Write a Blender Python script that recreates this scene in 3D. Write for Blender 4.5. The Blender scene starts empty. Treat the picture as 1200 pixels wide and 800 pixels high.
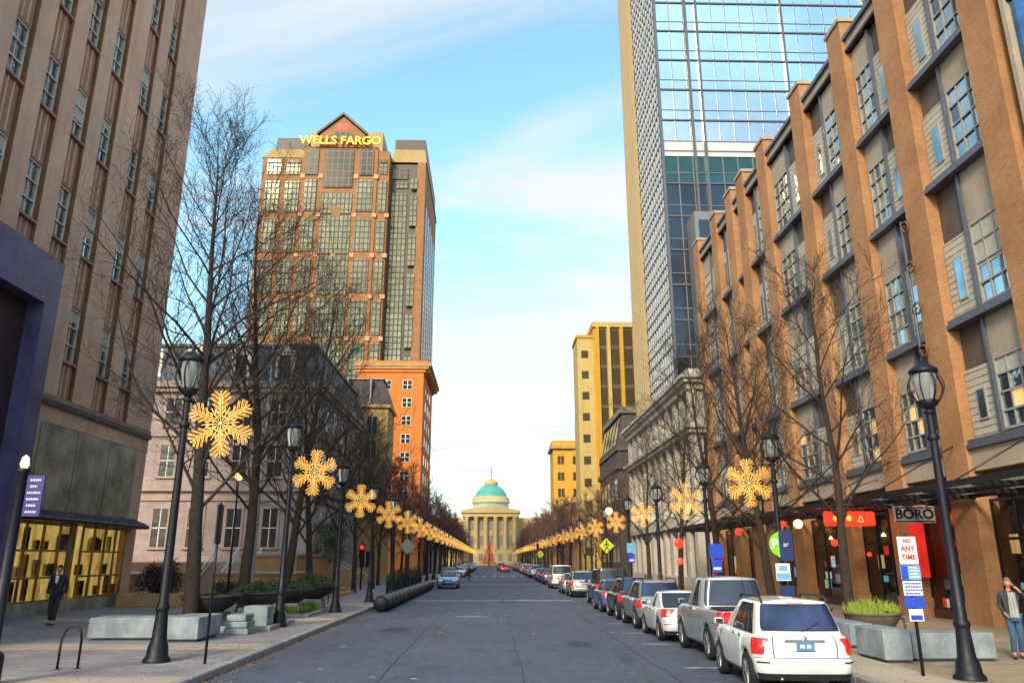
import bpy, math, random
from mathutils import Vector, Matrix
R = math.radians
PI = math.pi
SC = bpy.context.scene
COL = SC.collection

# ------------------------------------------------------------------ camera
CAM_H, F_PX = 2.4, 890.0
cd = bpy.data.cameras.new('camera'); cam = bpy.data.objects.new('camera', cd); COL.objects.link(cam)
cd.sensor_width = 36.0; cd.lens = 36.0 * F_PX / 1200.0
cd.clip_start = 0.1; cd.clip_end = 4000
cam.location = (0, 0, CAM_H)
cam.rotation_euler = (R(90 + 15.988), 0, R(-1.485))
SC.camera = cam

# ------------------------------------------------------------------ sky, sun, exposure
SUN_EL = 30.0
SUN_DIR = Vector((-0.40, -0.92, 0)).normalized()      # where the sun stands (behind, to the left)
SKY_STR = 0.11
w = bpy.data.worlds.new("World"); SC.world = w; w.use_nodes = True
nt = w.node_tree; N = nt.nodes; Lk = nt.links; N.clear()
out = N.new('ShaderNodeOutputWorld'); bg = N.new('ShaderNodeBackground')
sky = N.new('ShaderNodeTexSky'); sky.sky_type = 'NISHITA'; sky.sun_disc = False
sky.sun_elevation = R(SUN_EL); sky.sun_rotation = math.atan2(SUN_DIR.x, SUN_DIR.y)
sky.air_density = 1.0; sky.dust_density = 1.2; sky.ozone_density = 1.5
tc = N.new('ShaderNodeTexCoord'); sep = N.new('ShaderNodeSeparateXYZ')
Lk.new(tc.outputs['Generated'], sep.inputs[0])
def wmath(op, a, b=None, c=None):
    n = N.new('ShaderNodeMath'); n.operation = op
    for i, v in enumerate((a, b, c)):
        if v is None: continue
        if isinstance(v, (int, float)): n.inputs[i].default_value = v
        else: Lk.new(v, n.inputs[i])
    return n.outputs[0]
zc = wmath('MAXIMUM', sep.outputs[2], 0.0)
den = wmath('ADD', zc, 0.16)
cx = wmath('DIVIDE', sep.outputs[0], den); cy = wmath('DIVIDE', sep.outputs[1], den)
cmb = N.new('ShaderNodeCombineXYZ'); Lk.new(cx, cmb.inputs[0]); Lk.new(cy, cmb.inputs[1])
mp = N.new('ShaderNodeMapping'); mp.inputs['Scale'].default_value = (0.55, 1.5, 1); mp.inputs['Rotation'].default_value = (0, 0, R(12))
mp.inputs['Location'].default_value = (3.6, 0.9, 0)
Lk.new(cmb.outputs[0], mp.inputs[0])
nz = N.new('ShaderNodeTexNoise'); nz.inputs['Scale'].default_value = 1.1; nz.inputs['Detail'].default_value = 9
nz.inputs['Roughness'].default_value = 0.58; nz.inputs['Distortion'].default_value = 0.6
Lk.new(mp.outputs[0], nz.inputs[0])
ramp = N.new('ShaderNodeValToRGB'); ramp.color_ramp.elements[0].position = 0.44; ramp.color_ramp.elements[1].position = 0.60
ramp.color_ramp.elements[1].color = (0.95, 0.95, 0.95, 1)
Lk.new(nz.outputs['Fac'], ramp.inputs[0])
mix = N.new('ShaderNodeMix'); mix.data_type = 'RGBA'
mul = N.new('ShaderNodeMix'); mul.data_type = 'RGBA'; mul.blend_type = 'MULTIPLY'; mul.inputs[0].default_value = 1.0
Lk.new(sky.outputs[0], mul.inputs[6]); mul.inputs[7].default_value = (1.08, 1.33, 1.12, 1)
Lk.new(ramp.outputs[0], mix.inputs[0]); Lk.new(mul.outputs[2], mix.inputs[6]); mix.inputs[7].default_value = (2.7, 2.72, 2.7, 1)
# pale warm haze band low over the horizon
hz = wmath('SUBTRACT', 1.0, wmath('MULTIPLY', zc, 3.0)); hz = wmath('MAXIMUM', hz, 0.0); hz = wmath('POWER', hz, 1.6); hz = wmath('MULTIPLY', hz, 0.9)
mix2 = N.new('ShaderNodeMix'); mix2.data_type = 'RGBA'
Lk.new(hz, mix2.inputs[0]); Lk.new(mix.outputs[2], mix2.inputs[6]); mix2.inputs[7].default_value = (2.4, 2.2, 1.8, 1)
Lk.new(mix2.outputs[2], bg.inputs[0]); bg.inputs[1].default_value = SKY_STR
Lk.new(bg.outputs[0], out.inputs[0])

sl = bpy.data.lights.new('sun', 'SUN'); so = bpy.data.objects.new('sun', sl); COL.objects.link(so)
sl.energy = 1.15; sl.angle = R(11); sl.color = (1.0, 0.84, 0.62)
sd = Vector((SUN_DIR.x * math.cos(R(SUN_EL)), SUN_DIR.y * math.cos(R(SUN_EL)), math.sin(R(SUN_EL))))
so.rotation_euler = sd.to_track_quat('Z', 'Y').to_euler()
SC.view_settings.view_transform = 'Standard'; SC.view_settings.look = 'None'
SC.view_settings.exposure = 1.68; SC.view_settings.gamma = 1.0
SC.cycles.max_bounces = 6; SC.cycles.diffuse_bounces = 3; SC.cycles.glossy_bounces = 3
SC.cycles.transparent_max_bounces = 6; SC.cycles.transmission_bounces = 4; SC.cycles.caustics_reflective = False; SC.cycles.caustics_refractive = False

# ------------------------------------------------------------------ materials
MATS = {}
def base(name):
    m = bpy.data.materials.new(name); m.use_nodes = True; MATS[name] = m
    nt = m.node_tree; return m, nt, nt.nodes['Principled BSDF']
def math_(nt, op, a, b=None):
    n = nt.nodes.new('ShaderNodeMath'); n.operation = op
    for i, v in enumerate((a, b)):
        if v is None: continue
        if isinstance(v, (int, float)): n.inputs[i].default_value = v
        else: nt.links.new(v, n.inputs[i])
    return n.outputs[0]
def wallco(nt, obj=False):
    """(x+y, z) of the point, so one 2D pattern fits walls facing x and walls facing y"""
    if obj:
        t = nt.nodes.new('ShaderNodeTexCoord'); src = t.outputs['Object']
    else:
        t = nt.nodes.new('ShaderNodeNewGeometry'); src = t.outputs['Position']
    s = nt.nodes.new('ShaderNodeSeparateXYZ'); nt.links.new(src, s.inputs[0])
    a = math_(nt, 'ADD', s.outputs[0], s.outputs[1])
    c = nt.nodes.new('ShaderNodeCombineXYZ'); nt.links.new(a, c.inputs[0]); nt.links.new(s.outputs[2], c.inputs[1])
    return c.outputs[0], src
def c4(c): return (c[0], c[1], c[2], 1)
def mixc(nt, fac, a, b, mode='MIX'):
    n = nt.nodes.new('ShaderNodeMix'); n.data_type = 'RGBA'; n.blend_type = mode
    for i, v in ((0, fac), (6, a), (7, b)):
        if isinstance(v, (int, float)): n.inputs[i].default_value = v
        elif isinstance(v, tuple): n.inputs[i].default_value = c4(v)
        else: nt.links.new(v, n.inputs[i])
    return n.outputs[2]
def noise(nt, co, scale, detail=4, rough=0.55, lo=0.35, hi=0.65, stretch=None):
    if stretch:
        m = nt.nodes.new('ShaderNodeMapping'); m.inputs['Scale'].default_value = stretch; nt.links.new(co, m.inputs[0]); co = m.outputs[0]
    n = nt.nodes.new('ShaderNodeTexNoise'); n.inputs['Scale'].default_value = scale; n.inputs['Detail'].default_value = detail
    n.inputs['Roughness'].default_value = rough; nt.links.new(co, n.inputs[0])
    r = nt.nodes.new('ShaderNodeMapRange'); r.inputs[1].default_value = lo; r.inputs[2].default_value = hi
    nt.links.new(n.outputs['Fac'], r.inputs[0]); return r.outputs[0]
def bump(nt, b, h, strength, dist=0.02):
    n = nt.nodes.new('ShaderNodeBump'); n.inputs['Strength'].default_value = strength; n.inputs['Distance'].default_value = dist
    nt.links.new(h, n.inputs['Height']); nt.links.new(n.outputs[0], b.inputs['Normal'])
def surf(name, c1, c2=None, scale=3.0, rough=0.8, metal=0.0, bmp=0.25, streak=True, obj=False, spec=0.4):
    """weathered plain surface: two-scale mottling, faint vertical streaks, fine bump"""
    m, nt, b = base(name); c2 = c2 or tuple(v * 0.72 for v in c1)
    t = nt.nodes.new('ShaderNodeTexCoord') if obj else nt.nodes.new('ShaderNodeNewGeometry')
    co = t.outputs['Object'] if obj else t.outputs['Position']
    f = noise(nt, co, scale); c = mixc(nt, f, c1, c2)
    g = noise(nt, co, scale * 9, 3); c = mixc(nt, math_(nt, 'MULTIPLY', g, 0.28), c, tuple(v * 0.6 for v in c1))
    if streak:
        s = noise(nt, co, scale * 1.3, 3, lo=0.45, hi=0.8, stretch=(2.5, 2.5, 0.12)); c = mixc(nt, math_(nt, 'MULTIPLY', s, 0.3), c, tuple(v * 0.5 for v in c2))
    nt.links.new(c, b.inputs['Base Color']); b.inputs['Roughness'].default_value = rough; b.inputs['Metallic'].default_value = metal
    b.inputs['Specular IOR Level'].default_value = spec
    if bmp: bump(nt, b, g, bmp, 0.01)
    return m
def brick(name, c1, c2, mortar, bw=0.22, bh=0.075, ms=0.012, rough=0.85, offset=0.5, horiz=False, bmp=0.4, stain=0.45):
    m, nt, b = base(name)
    if horiz:
        t = nt.nodes.new('ShaderNodeNewGeometry'); src = co = t.outputs['Position']
    else: co, src = wallco(nt)
    n = nt.nodes.new('ShaderNodeTexBrick'); n.offset = offset; n.inputs['Scale'].default_value = 1.0
    n.inputs['Color1'].default_value = c4(c1); n.inputs['Color2'].default_value = c4(c2); n.inputs['Mortar'].default_value = c4(mortar)
    n.inputs['Mortar Size'].default_value = ms; n.inputs['Brick Width'].default_value = bw; n.inputs['Row Height'].default_value = bh
    n.inputs['Mortar Smooth'].default_value = 0.3
    nt.links.new(co, n.inputs[0])
    f = noise(nt, src, 0.5, 5); c = mixc(nt, math_(nt, 'MULTIPLY', f, stain), n.outputs['Color'], tuple(v * 0.55 for v in c2))
    g = noise(nt, src, 4.0, 4); c = mixc(nt, math_(nt, 'MULTIPLY', g, 0.3), c, tuple(min(1, v * 1.3) for v in c1))
    nt.links.new(c, b.inputs['Base Color']); b.inputs['Roughness'].default_value = rough
    if bmp: bump(nt, b, math_(nt, 'SUBTRACT', 1.0, n.outputs['Fac']), bmp, 0.01)
    return m
def plain(name, c, rough=0.5, metal=0.0, spec=0.5, coat=0.0, var=0.12):
    m, nt, b = base(name)
    t = nt.nodes.new('ShaderNodeTexCoord'); f = noise(nt, t.outputs['Object'], 6.0, 4)
    col = mixc(nt, math_(nt, 'MULTIPLY', f, var * 3), c, tuple(v * 0.6 for v in c))
    nt.links.new(col, b.inputs['Base Color'])
    r = math_(nt, 'ADD', math_(nt, 'MULTIPLY', f, 0.12), max(0.02, rough - 0.06)); nt.links.new(r, b.inputs['Roughness'])
    b.inputs['Metallic'].default_value = metal; b.inputs['Specular IOR Level'].default_value = spec
    b.inputs['Coat Weight'].default_value = coat; b.inputs['Coat Roughness'].default_value = 0.05
    return m
def glow(name, c, strength, mixb=None):
    m, nt, b = base(name); b.inputs['Base Color'].default_value = c4(c); b.inputs['Emission Color'].default_value = c4(c)
    b.inputs['Emission Strength'].default_value = strength; b.inputs['Roughness'].default_value = 0.5
    return m
def glass(name, c, rough=0.04, metal=0.85, wob=0.06, tint2=None, scale=0.35, bscale=0.9):
    """reflective window glass with per-pane tint and slight pillowing"""
    m, nt, b = base(name)
    g = nt.nodes.new('ShaderNodeNewGeometry'); f = noise(nt, g.outputs['Position'], scale, 3)
    col = mixc(nt, f, c, tint2 or tuple(v * 0.6 for v in c)); nt.links.new(col, b.inputs['Base Color'])
    b.inputs['Metallic'].default_value = metal; b.inputs['Roughness'].default_value = rough; b.inputs['Specular IOR Level'].default_value = 0.8
    h = noise(nt, g.outputs['Position'], bscale, 2, lo=0.2, hi=0.8); bump(nt, b, h, wob, 0.3)
    return m
def gridglass(name, c1, c2, bar, cw, ch, ms, rough=0.08, metal=0.8, barrough=0.5):
    m, nt, b = base(name); co, src = wallco(nt)
    n = nt.nodes.new('ShaderNodeTexBrick'); n.offset = 0.0; n.inputs['Scale'].default_value = 1.0
    n.inputs['Color1'].default_value = c4(c1); n.inputs['Color2'].default_value = c4(c2); n.inputs['Mortar'].default_value = c4(bar)
    n.inputs['Mortar Size'].default_value = ms; n.inputs['Brick Width'].default_value = cw; n.inputs['Row Height'].default_value = ch; n.inputs['Mortar Smooth'].default_value = 0.0
    nt.links.new(co, n.inputs[0])
    f = noise(nt, src, 0.12, 3); c = mixc(nt, math_(nt, 'MULTIPLY', f, 0.35), n.outputs['Color'], bar)
    nt.links.new(c, b.inputs['Base Color'])
    inv = math_(nt, 'SUBTRACT', 1.0, n.outputs['Fac'])
    nt.links.new(math_(nt, 'MULTIPLY', inv, metal), b.inputs['Metallic']); b.inputs['Specular IOR Level'].default_value = 0.35
    nt.links.new(math_(nt, 'ADD', math_(nt, 'MULTIPLY', n.outputs['Fac'], barrough), rough), b.inputs['Roughness'])
    h = noise(nt, src, 0.5, 2, lo=0.2, hi=0.8); bump(nt, b, h, 0.02, 0.3)
    return m

# ------------------------------------------------------------------ mesh builder
class MB:
    def __init__(s): s.v = []; s.f = []; s.m = []; s.mats = []; s.sm = []
    def mi(s, m):
        if m not in s.mats: s.mats.append(m)
        return s.mats.index(m)
    def add(s, vs, fs, m, smooth=False):
        o = len(s.v); k = s.mi(m); s.v.extend(vs)
        for f in fs: s.f.append(tuple(i + o for i in f)); s.m.append(k); s.sm.append(smooth)
        return s
    def box(s, x0, x1, y0, y1, z0, z1, m):
        if x0 > x1: x0, x1 = x1, x0
        if y0 > y1: y0, y1 = y1, y0
        v = [(x0, y0, z0), (x1, y0, z0), (x1, y1, z0), (x0, y1, z0), (x0, y0, z1), (x1, y0, z1), (x1, y1, z1), (x0, y1, z1)]
        return s.add(v, [(0, 3, 2, 1), (4, 5, 6, 7), (0, 1, 5, 4), (1, 2, 6, 5), (2, 3, 7, 6), (3, 0, 4, 7)], m)
    def cbox(s, x0, x1, y0, y1, z0, z1, m, c=0.03):
        """box with chamfered edges"""
        if x0 > x1: x0, x1 = x1, x0
        if y0 > y1: y0, y1 = y1, y0
        v = []; 
        for z, i in ((z0, c), (z0 + c, 0), (z1 - c, 0), (z1, c)):
            a0, a1, b0, b1 = x0 + i, x1 - i, y0 + i, y1 - i; k = c * 0.7
            v += [(a0 + k, b0, z), (a1 - k, b0, z), (a1, b0 + k, z), (a1, b1 - k, z), (a1 - k, b1, z), (a0 + k, b1, z), (a0, b1 - k, z), (a0, b0 + k, z)]
        f = [tuple(range(7, -1, -1)), tuple(range(24, 32))]
        for r in range(3):
            for i in range(8): f.append((r * 8 + i, r * 8 + (i + 1) % 8, (r + 1) * 8 + (i + 1) % 8, (r + 1) * 8 + i))
        return s.add(v, f, m)
    def tube(s, pts, rad, n, m, cap=True, smooth=True):
        pts = [Vector(p) for p in pts]; k = len(pts)
        if not isinstance(rad, (list, tuple)): rad = [rad] * k
        vs = []; fs = []; up = None
        for i, p in enumerate(pts):
            d = (pts[min(i + 1, k - 1)] - pts[max(i - 1, 0)])
            if d.length < 1e-9: d = Vector((0, 0, 1))
            d.normalize()
            if up is None: up = d.orthogonal().normalized()
            else:
                up = up - d * up.dot(d)
                up = up.normalized() if up.length > 1e-6 else d.orthogonal().normalized()
            q = d.cross(up)
            for j in range(n):
                a = 2 * PI * j / n; vs.append(tuple(p + (up * math.cos(a) + q * math.sin(a)) * rad[i]))
        for i in range(k - 1):
            for j in range(n):
                fs.append((i * n + j, i * n + (j + 1) % n, (i + 1) * n + (j + 1) % n, (i + 1) * n + j))
        if cap: fs.append(tuple(range(n - 1, -1, -1))); fs.append(tuple(range((k - 1) * n, k * n)))
        return s.add(vs, fs, m, smooth)
    def lathe(s, prof, n, m, c=(0, 0, 0), axis='z', smooth=True, a0=0, a1=2 * PI):
        full = abs(a1 - a0 - 2 * PI) < 1e-6; cnt = n if full else n + 1
        vs = []; fs = []
        for r, h in prof:
            for j in range(cnt):
                a = a0 + (a1 - a0) * j / n; x, y = r * math.cos(a), r * math.sin(a)
                if axis == 'z': p = (c[0] + x, c[1] + y, c[2] + h)
                elif axis == 'x': p = (c[0] + h, c[1] + x, c[2] + y)
                else: p = (c[0] + x, c[1] + h, c[2] + y)
                vs.append(p)
        for i in range(len(prof) - 1):
            for j in range(n if full else n):
                j2 = (j + 1) % cnt; fs.append((i * cnt + j, i * cnt + j2, (i + 1) * cnt + j2, (i + 1) * cnt + j))
        return s.add(vs, fs, m, smooth)
    def quad(s, a, b, c, d, m): return s.add([a, b, c, d], [(0, 1, 2, 3)], m)
    def poly(s, pts, m): return s.add(pts, [tuple(range(len(pts)))], m)
    def prism(s, outline, axis, d0, d1, m):
        """extrude a 2D outline: axis 'y' takes (x,z) points, 'x' takes (y,z), 'z' takes (x,y)"""
        def P(p, d): return (p[0], d, p[1]) if axis == 'y' else (d, p[0], p[1]) if axis == 'x' else (p[0], p[1], d)
        n = len(outline); vs = [P(p, d0) for p in outline] + [P(p, d1) for p in outline]
        fs = [tuple(range(n - 1, -1, -1)), tuple(range(n, 2 * n))] + [(i, (i + 1) % n, n + (i + 1) % n, n + i) for i in range(n)]
        return s.add(vs, fs, m)
    def build(s, name, parent=None, world=True):
        me = bpy.data.meshes.new(name)
        off = wloc(parent) if (parent and world) else Vector((0, 0, 0))
        me.from_pydata([(p[0] - off.x, p[1] - off.y, p[2] - off.z) for p in s.v], [], s.f)
        for m in s.mats: me.materials.append(m)
        me.polygons.foreach_set('material_index', s.m); me.polygons.foreach_set('use_smooth', s.sm)
        me.update(); o = bpy.data.objects.new(name, me); COL.objects.link(o)
        if parent: o.parent = parent
        return o
def wloc(o):
    v = Vector((0, 0, 0))
    while o: v += o.location; o = o.parent
    return v
def tag(o, label, cat, group=None):
    o['label'] = label; o['category'] = cat
    if group: o['group'] = group
    return o
def thing(name, label, cat, loc=(0, 0, 0), group=None):
    o = bpy.data.objects.new(name, None); COL.objects.link(o); o.location = loc; o.empty_display_size = 0.3
    return tag(o, label, cat, group)
def structure(o): o['kind'] = 'structure'; return o
def copy_tree(o, parent=None):
    c = o.copy(); COL.objects.link(c); c.parent = parent
    for ch in list(o.children): copy_tree(ch, c)
    return c
def put(proto, used, loc, rz, label, group=None, scale=None):
    """the first call moves the prototype itself, later calls copy it with its parts"""
    o = copy_tree(proto) if used.get(proto.name) else proto
    used[proto.name] = True
    o.location = loc; o.rotation_euler = (0, 0, rz); o['label'] = label
    if scale: o.scale = scale if isinstance(scale, tuple) else (scale,) * 3
    if group: o['group'] = group
    return o
USED = {}
ORD = ['first', 'second', 'third', 'fourth', 'fifth', 'sixth', 'seventh', 'eighth', 'ninth', 'tenth', 'eleventh', 'twelfth', 'thirteenth', 'fourteenth', 'fifteenth', 'sixteenth', 'seventeenth', 'eighteenth', 'nineteenth', 'twentieth', 'twenty-first', 'twenty-second', 'twenty-third', 'twenty-fourth', 'twenty-fifth', 'twenty-sixth', 'twenty-seventh', 'twenty-eighth', 'twenty-ninth', 'thirtieth', 'thirty-first', 'thirty-second', 'thirty-third', 'thirty-fourth']
def text(name, body, size, m, loc, rot, parent, depth=0.02, bold=0.0, sx=1.0, align='CENTER'):
    cu = bpy.data.curves.new(name, 'FONT'); cu.body = body; cu.size = size; cu.extrude = depth; cu.offset = bold
    cu.align_x = align; cu.align_y = 'CENTER'
    t = bpy.data.objects.new(name, cu); COL.objects.link(t)
    dg = bpy.context.evaluated_depsgraph_get(); me = bpy.data.meshes.new_from_object(t.evaluated_get(dg))
    bpy.data.objects.remove(t); bpy.data.curves.remove(cu)
    me.materials.clear(); me.materials.append(m)
    o = bpy.data.objects.new(name, me); COL.objects.link(o)
    o.parent = parent; o.location = Vector(loc) - wloc(parent); o.rotation_euler = rot; o.scale = (sx, 1, 1)
    return o

# palette
M_asph = None
def make_asphalt():
    m, nt, b = base('asphalt'); g = nt.nodes.new('ShaderNodeNewGeometry'); p = g.outputs['Position']
    a = noise(nt, p, 0.25, 6, 0.6); c = mixc(nt, a, (0.062, 0.080, 0.140), (0.034, 0.046, 0.088))
    t = noise(nt, p, 1.0, 5, 0.6, stretch=(1.3, 0.06, 1)); c = mixc(nt, math_(nt, 'MULTIPLY', t, 0.45), c, (0.05, 0.052, 0.066))
    s = noise(nt, p, 38, 2, 0.7, lo=0.5, hi=0.78); c = mixc(nt, math_(nt, 'MULTIPLY', noise(nt, p, 2.2, 5, 0.7, lo=0.48, hi=0.72), 0.7), c, (0.115, 0.115, 0.16)); c = mixc(nt, math_(nt, 'MULTIPLY', s, 0.85), c, (0.24, 0.24, 0.27))
    f = noise(nt, p, 6.0, 4, 0.8, lo=0.60, hi=0.70); c = mixc(nt, math_(nt, 'MULTIPLY', f, 0.6), c, (0.24, 0.24, 0.25))
    st = noise(nt, p, 0.7, 4, 0.5, lo=0.6, hi=0.72); c = mixc(nt, math_(nt, 'MULTIPLY', st, 0.6), c, (0.02, 0.022, 0.032)); v = nt.nodes.new('ShaderNodeTexVoronoi'); v.feature = 'DISTANCE_TO_EDGE'; v.inputs['Scale'].default_value = 0.22
    mp = nt.nodes.new('ShaderNodeMapping'); nt.links.new(p, mp.inputs[0])
    wn = nt.nodes.new('ShaderNodeTexNoise'); wn.inputs['Scale'].default_value = 1.1; wn.inputs['Detail'].default_value = 4; nt.links.new(p, wn.inputs[0])
    va = nt.nodes.new('ShaderNodeVectorMath'); va.operation = 'ADD'; nt.links.new(mp.outputs[0], va.inputs[0]); nt.links.new(wn.outputs['Color'], va.inputs[1])
    nt.links.new(va.outputs[0], v.inputs[0])
    cr = nt.nodes.new('ShaderNodeMapRange'); cr.inputs[1].default_value = 0.0; cr.inputs[2].default_value = 0.006; cr.inputs[3].default_value = 0.7; cr.inputs[4].default_value = 0.0
    nt.links.new(v.outputs['Distance'], cr.inputs[0]); c = mixc(nt, cr.outputs[0], c, (0.028, 0.028, 0.032))
    nt.links.new(c, b.inputs['Base Color']); b.inputs['Roughness'].default_value = 0.78; b.inputs['Specular IOR Level'].default_value = 0.45
    bump(nt, b, s, 0.5, 0.01); return m
asphalt = make_asphalt()
walkL = brick('paver_grey', (0.34, 0.29, 0.30), (0.20, 0.185, 0.23), (0.10, 0.09, 0.10), bw=0.6, bh=0.3, ms=0.016, horiz=True, bmp=0.4, stain=0.7)
walkR = brick('paver_tan', (0.42, 0.33, 0.22), (0.30, 0.22, 0.15), (0.13, 0.10, 0.08), bw=0.6, bh=0.3, ms=0.016, horiz=True, bmp=0.4, stain=0.65)
flag = brick('slab_pale', (0.48, 0.39, 0.30), (0.36, 0.29, 0.24), (0.16, 0.14, 0.13), bw=1.5, bh=1.5, ms=0.02, horiz=True, offset=0.0, bmp=0.3)
kerbm = surf('kerb_granite', (0.36, 0.35, 0.35), (0.24, 0.23, 0.24), 2.0, 0.8, streak=False)
gran = surf('granite', (0.34, 0.37, 0.42), (0.17, 0.22, 0.25), 2.2, 0.75, bmp=0.6)
earth = surf('earth', (0.10, 0.085, 0.06), (0.06, 0.05, 0.035), 1.0, 0.95, streak=False)
paintw = surf('road_paint', (0.62, 0.62, 0.66), (0.22, 0.22, 0.25), 2.5, 0.7, streak=False)
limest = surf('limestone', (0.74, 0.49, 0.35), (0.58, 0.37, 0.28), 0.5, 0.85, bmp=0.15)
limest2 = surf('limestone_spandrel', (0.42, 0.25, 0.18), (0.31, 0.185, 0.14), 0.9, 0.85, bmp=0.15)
darkbr = surf('bronze_reveal', (0.22, 0.10, 0.035), (0.13, 0.06, 0.025), 1.0, 0.6)
greenst = surf('green_marble', (0.44, 0.42, 0.35), (0.11, 0.13, 0.10), 0.8, 0.25, bmp=0.05, spec=0.7)
purple = surf('purple_granite', (0.12, 0.105, 0.25), (0.06, 0.05, 0.13), 1.0, 0.3, bmp=0.05, spec=0.6)
darkwin = glass('dark_glass', (0.05, 0.045, 0.05), 0.08, 0.2)
white = plain('white_frame', (0.70, 0.69, 0.66), 0.5)
frameg = plain('window_frame_grey', (0.36, 0.35, 0.33), 0.5)
winglass = glass('window_glass_cool', (0.50, 0.60, 0.64), 0.03, 0.92, 0.05, (0.20, 0.28, 0.34), 0.5)
steel = plain('grey_steel', (0.13, 0.135, 0.18), 0.45, 0.3)
black = plain('black_paint', (0.008, 0.008, 0.018), 0.5, 0.0, 0.35, 0.0)
dmetal = plain('dark_metal', (0.03, 0.03, 0.035), 0.45, 0.4)
redbrick = brick('orange_brick', (0.50, 0.215, 0.075), (0.34, 0.135, 0.05), (0.40, 0.27, 0.17), ms=0.014, stain=0.55)
tanpan = surf('tan_panel', (0.46, 0.37, 0.29), (0.38, 0.30, 0.235), 0.8, 0.8)
brownpan = surf('brown_panel', (0.135, 0.10, 0.082), (0.10, 0.075, 0.062), 0.8, 0.6)
siding = brick('horizontal_siding', (0.50, 0.45, 0.37), (0.45, 0.40, 0.32), (0.13, 0.11, 0.08), bw=50, bh=0.26, ms=0.03, rough=0.7, offset=0, stain=0.2)
goldlit = None
bark = surf('bark', (0.058, 0.040, 0.032), (0.026, 0.019, 0.016), 6, 0.9, streak=False, obj=True, bmp=0.6)
twigm = surf('twig_bark', (0.06, 0.042, 0.036), (0.035, 0.025, 0.022), 3, 0.9, streak=False, obj=True, bmp=0)
twigred = surf('twig_bark_reddish', (0.20, 0.105, 0.085), (0.13, 0.065, 0.055), 1, 0.9, streak=False, obj=True, bmp=0)
amber = glow('amber_rope_light', (0.95, 0.46, 0.07), 0.36)
amber2 = glow('pale_rope_light', (1.0, 0.60, 0.18), 0.45)
redglow = glow('red_neon', (1.0, 0.02, 0.008), 1.0)
orglow = glow('orange_neon', (1.0, 0.30, 0.03), 1.1)
warmbulb = glow('warm_bulb', (1.0, 0.55, 0.2), 1.2)
# ================================================================== THE GROUND
CURB_L, CURB_R = -5.9, 7.35
g = MB(); g.quad((-900, -120, -0.03), (900, -120, -0.03), (900, 1600, -0.03), (-900, 1600, -0.03), earth); structure(g.build('ground'))
g = MB(); n = 60
g.quad((CURB_L, -60, 0), (CURB_R, -60, 0), (CURB_R, 292, 0), (CURB_L, 292, 0), asphalt)
g.quad((-60, 99.5, 0), (CURB_L, 99.5, 0), (CURB_L, 111, 0), (-60, 111, 0), asphalt); g.quad((CURB_R, 99.5, 0), (60, 99.5, 0), (60, 104.5, 0), (CURB_R, 104.5, 0), asphalt)
structure(g.build('road'))
SW = 0.14
g = MB()
def walk(x0, x1, y0, y1, m):
    g.quad((x0, y0, SW), (x1, y0, SW), (x1, y1, SW), (x0, y1, SW), m)
walk(-60, CURB_L - 0.18, -60, 99.3, walkL); walk(-60, CURB_L - 0.18, 111.2, 292, walkL)
g.box(-60, CURB_L - 0.19, 99.28, 99.3, 0, SW, kerbm); g.box(-60, CURB_L - 0.19, 111.2, 111.22, 0, SW, kerbm)
o = structure(g.build('pavement_left'))
g = MB(); walk(CURB_R + 0.18, 60, -60, 99.3, walkR); walk(CURB_R + 0.18, 60, 104.7, 292, walkR); structure(g.build('pavement_right'))
# paler strips of big slabs set in the paving
g = MB()
for y in (15.2, 21.4, 31.0, 40.5): g.quad((-17.4, y, SW + 0.004), (CURB_L - 0.2, y, SW + 0.004), (CURB_L - 0.2, y + 1.5, SW + 0.004), (-17.4, y + 1.5, SW + 0.004), flag)
g.quad((CURB_R + 0.2, 10, SW + 0.004), (9.0, 10, SW + 0.004), (9.0, 98, SW + 0.004), (CURB_R + 0.2, 98, SW + 0.004), flag)
structure(g.build('pavement_slab_strips'))
def kerb(name, x0, x1, spans):
    k = MB()
    for a, b_ in spans:
        y = a; 
        while y < b_ - 0.01:
            L = 2.4 if y < 80 else 12; e = min(y + L, b_); gp = 0.008
            k.cbox(x0, x1, y + gp, e - gp, -0.02, SW + 0.012, kerbm, 0.025); y = e
    structure(k.build(name))
kerb('kerb_left', CURB_L - 0.19, CURB_L, [(-10, 99.3), (111.2, 292)])
kerb('kerb_right', CURB_R, CURB_R + 0.19, [(-10, 99.3), (104.7, 292)])
# painted markings and pale stone bands across the road
g = MB()
for y, d in ((48.2, 0.55), (80.0, 0.7), (97.5, 0.5)):
    g.quad((CURB_L + 0.3, y, 0.004), (CURB_R - 2.4, y, 0.004), (CURB_R - 2.4, y + d, 0.004), (CURB_L + 0.3, y + d, 0.004), paintw)
x = CURB_L + 0.6
while x < CURB_R - 0.8:
    g.quad((x, 113.5, 0.004), (x + 0.6, 113.5, 0.004), (x + 0.6, 117, 0.004), (x, 117, 0.004), paintw); x += 1.35
for y in (15.8, 18.7, 23.8, 27.3, 31.2, 36.0, 41.0, 51.6, 57.5, 64, 70.5):           # parking bay ticks
    g.quad((4.45, y, 0.004), (5.25, y, 0.004), (5.25, y + 0.12, 0.004), (4.45, y + 0.12, 0.004), paintw)
for y in range(124, 285, 14): g.quad((0.55, y, 0.004), (0.7, y, 0.004), (0.7, y + 5, 0.004), (0.55, y + 5, 0.004), paintw)
rr = random.Random(5)
for i in range(46):                                                                   # worn flecks of old paint
    x, y = rr.uniform(-5.4, 4.4), rr.uniform(14, 44); a = rr.uniform(.04, .16); b_ = rr.uniform(.04, .12)
    g.poly([(x + a * math.cos(t) * rr.uniform(.5, 1), y + b_ * math.sin(t) * rr.uniform(.5, 1), 0.005) for t in [k * PI / 3.5 for k in range(7)]], paintw)
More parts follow.
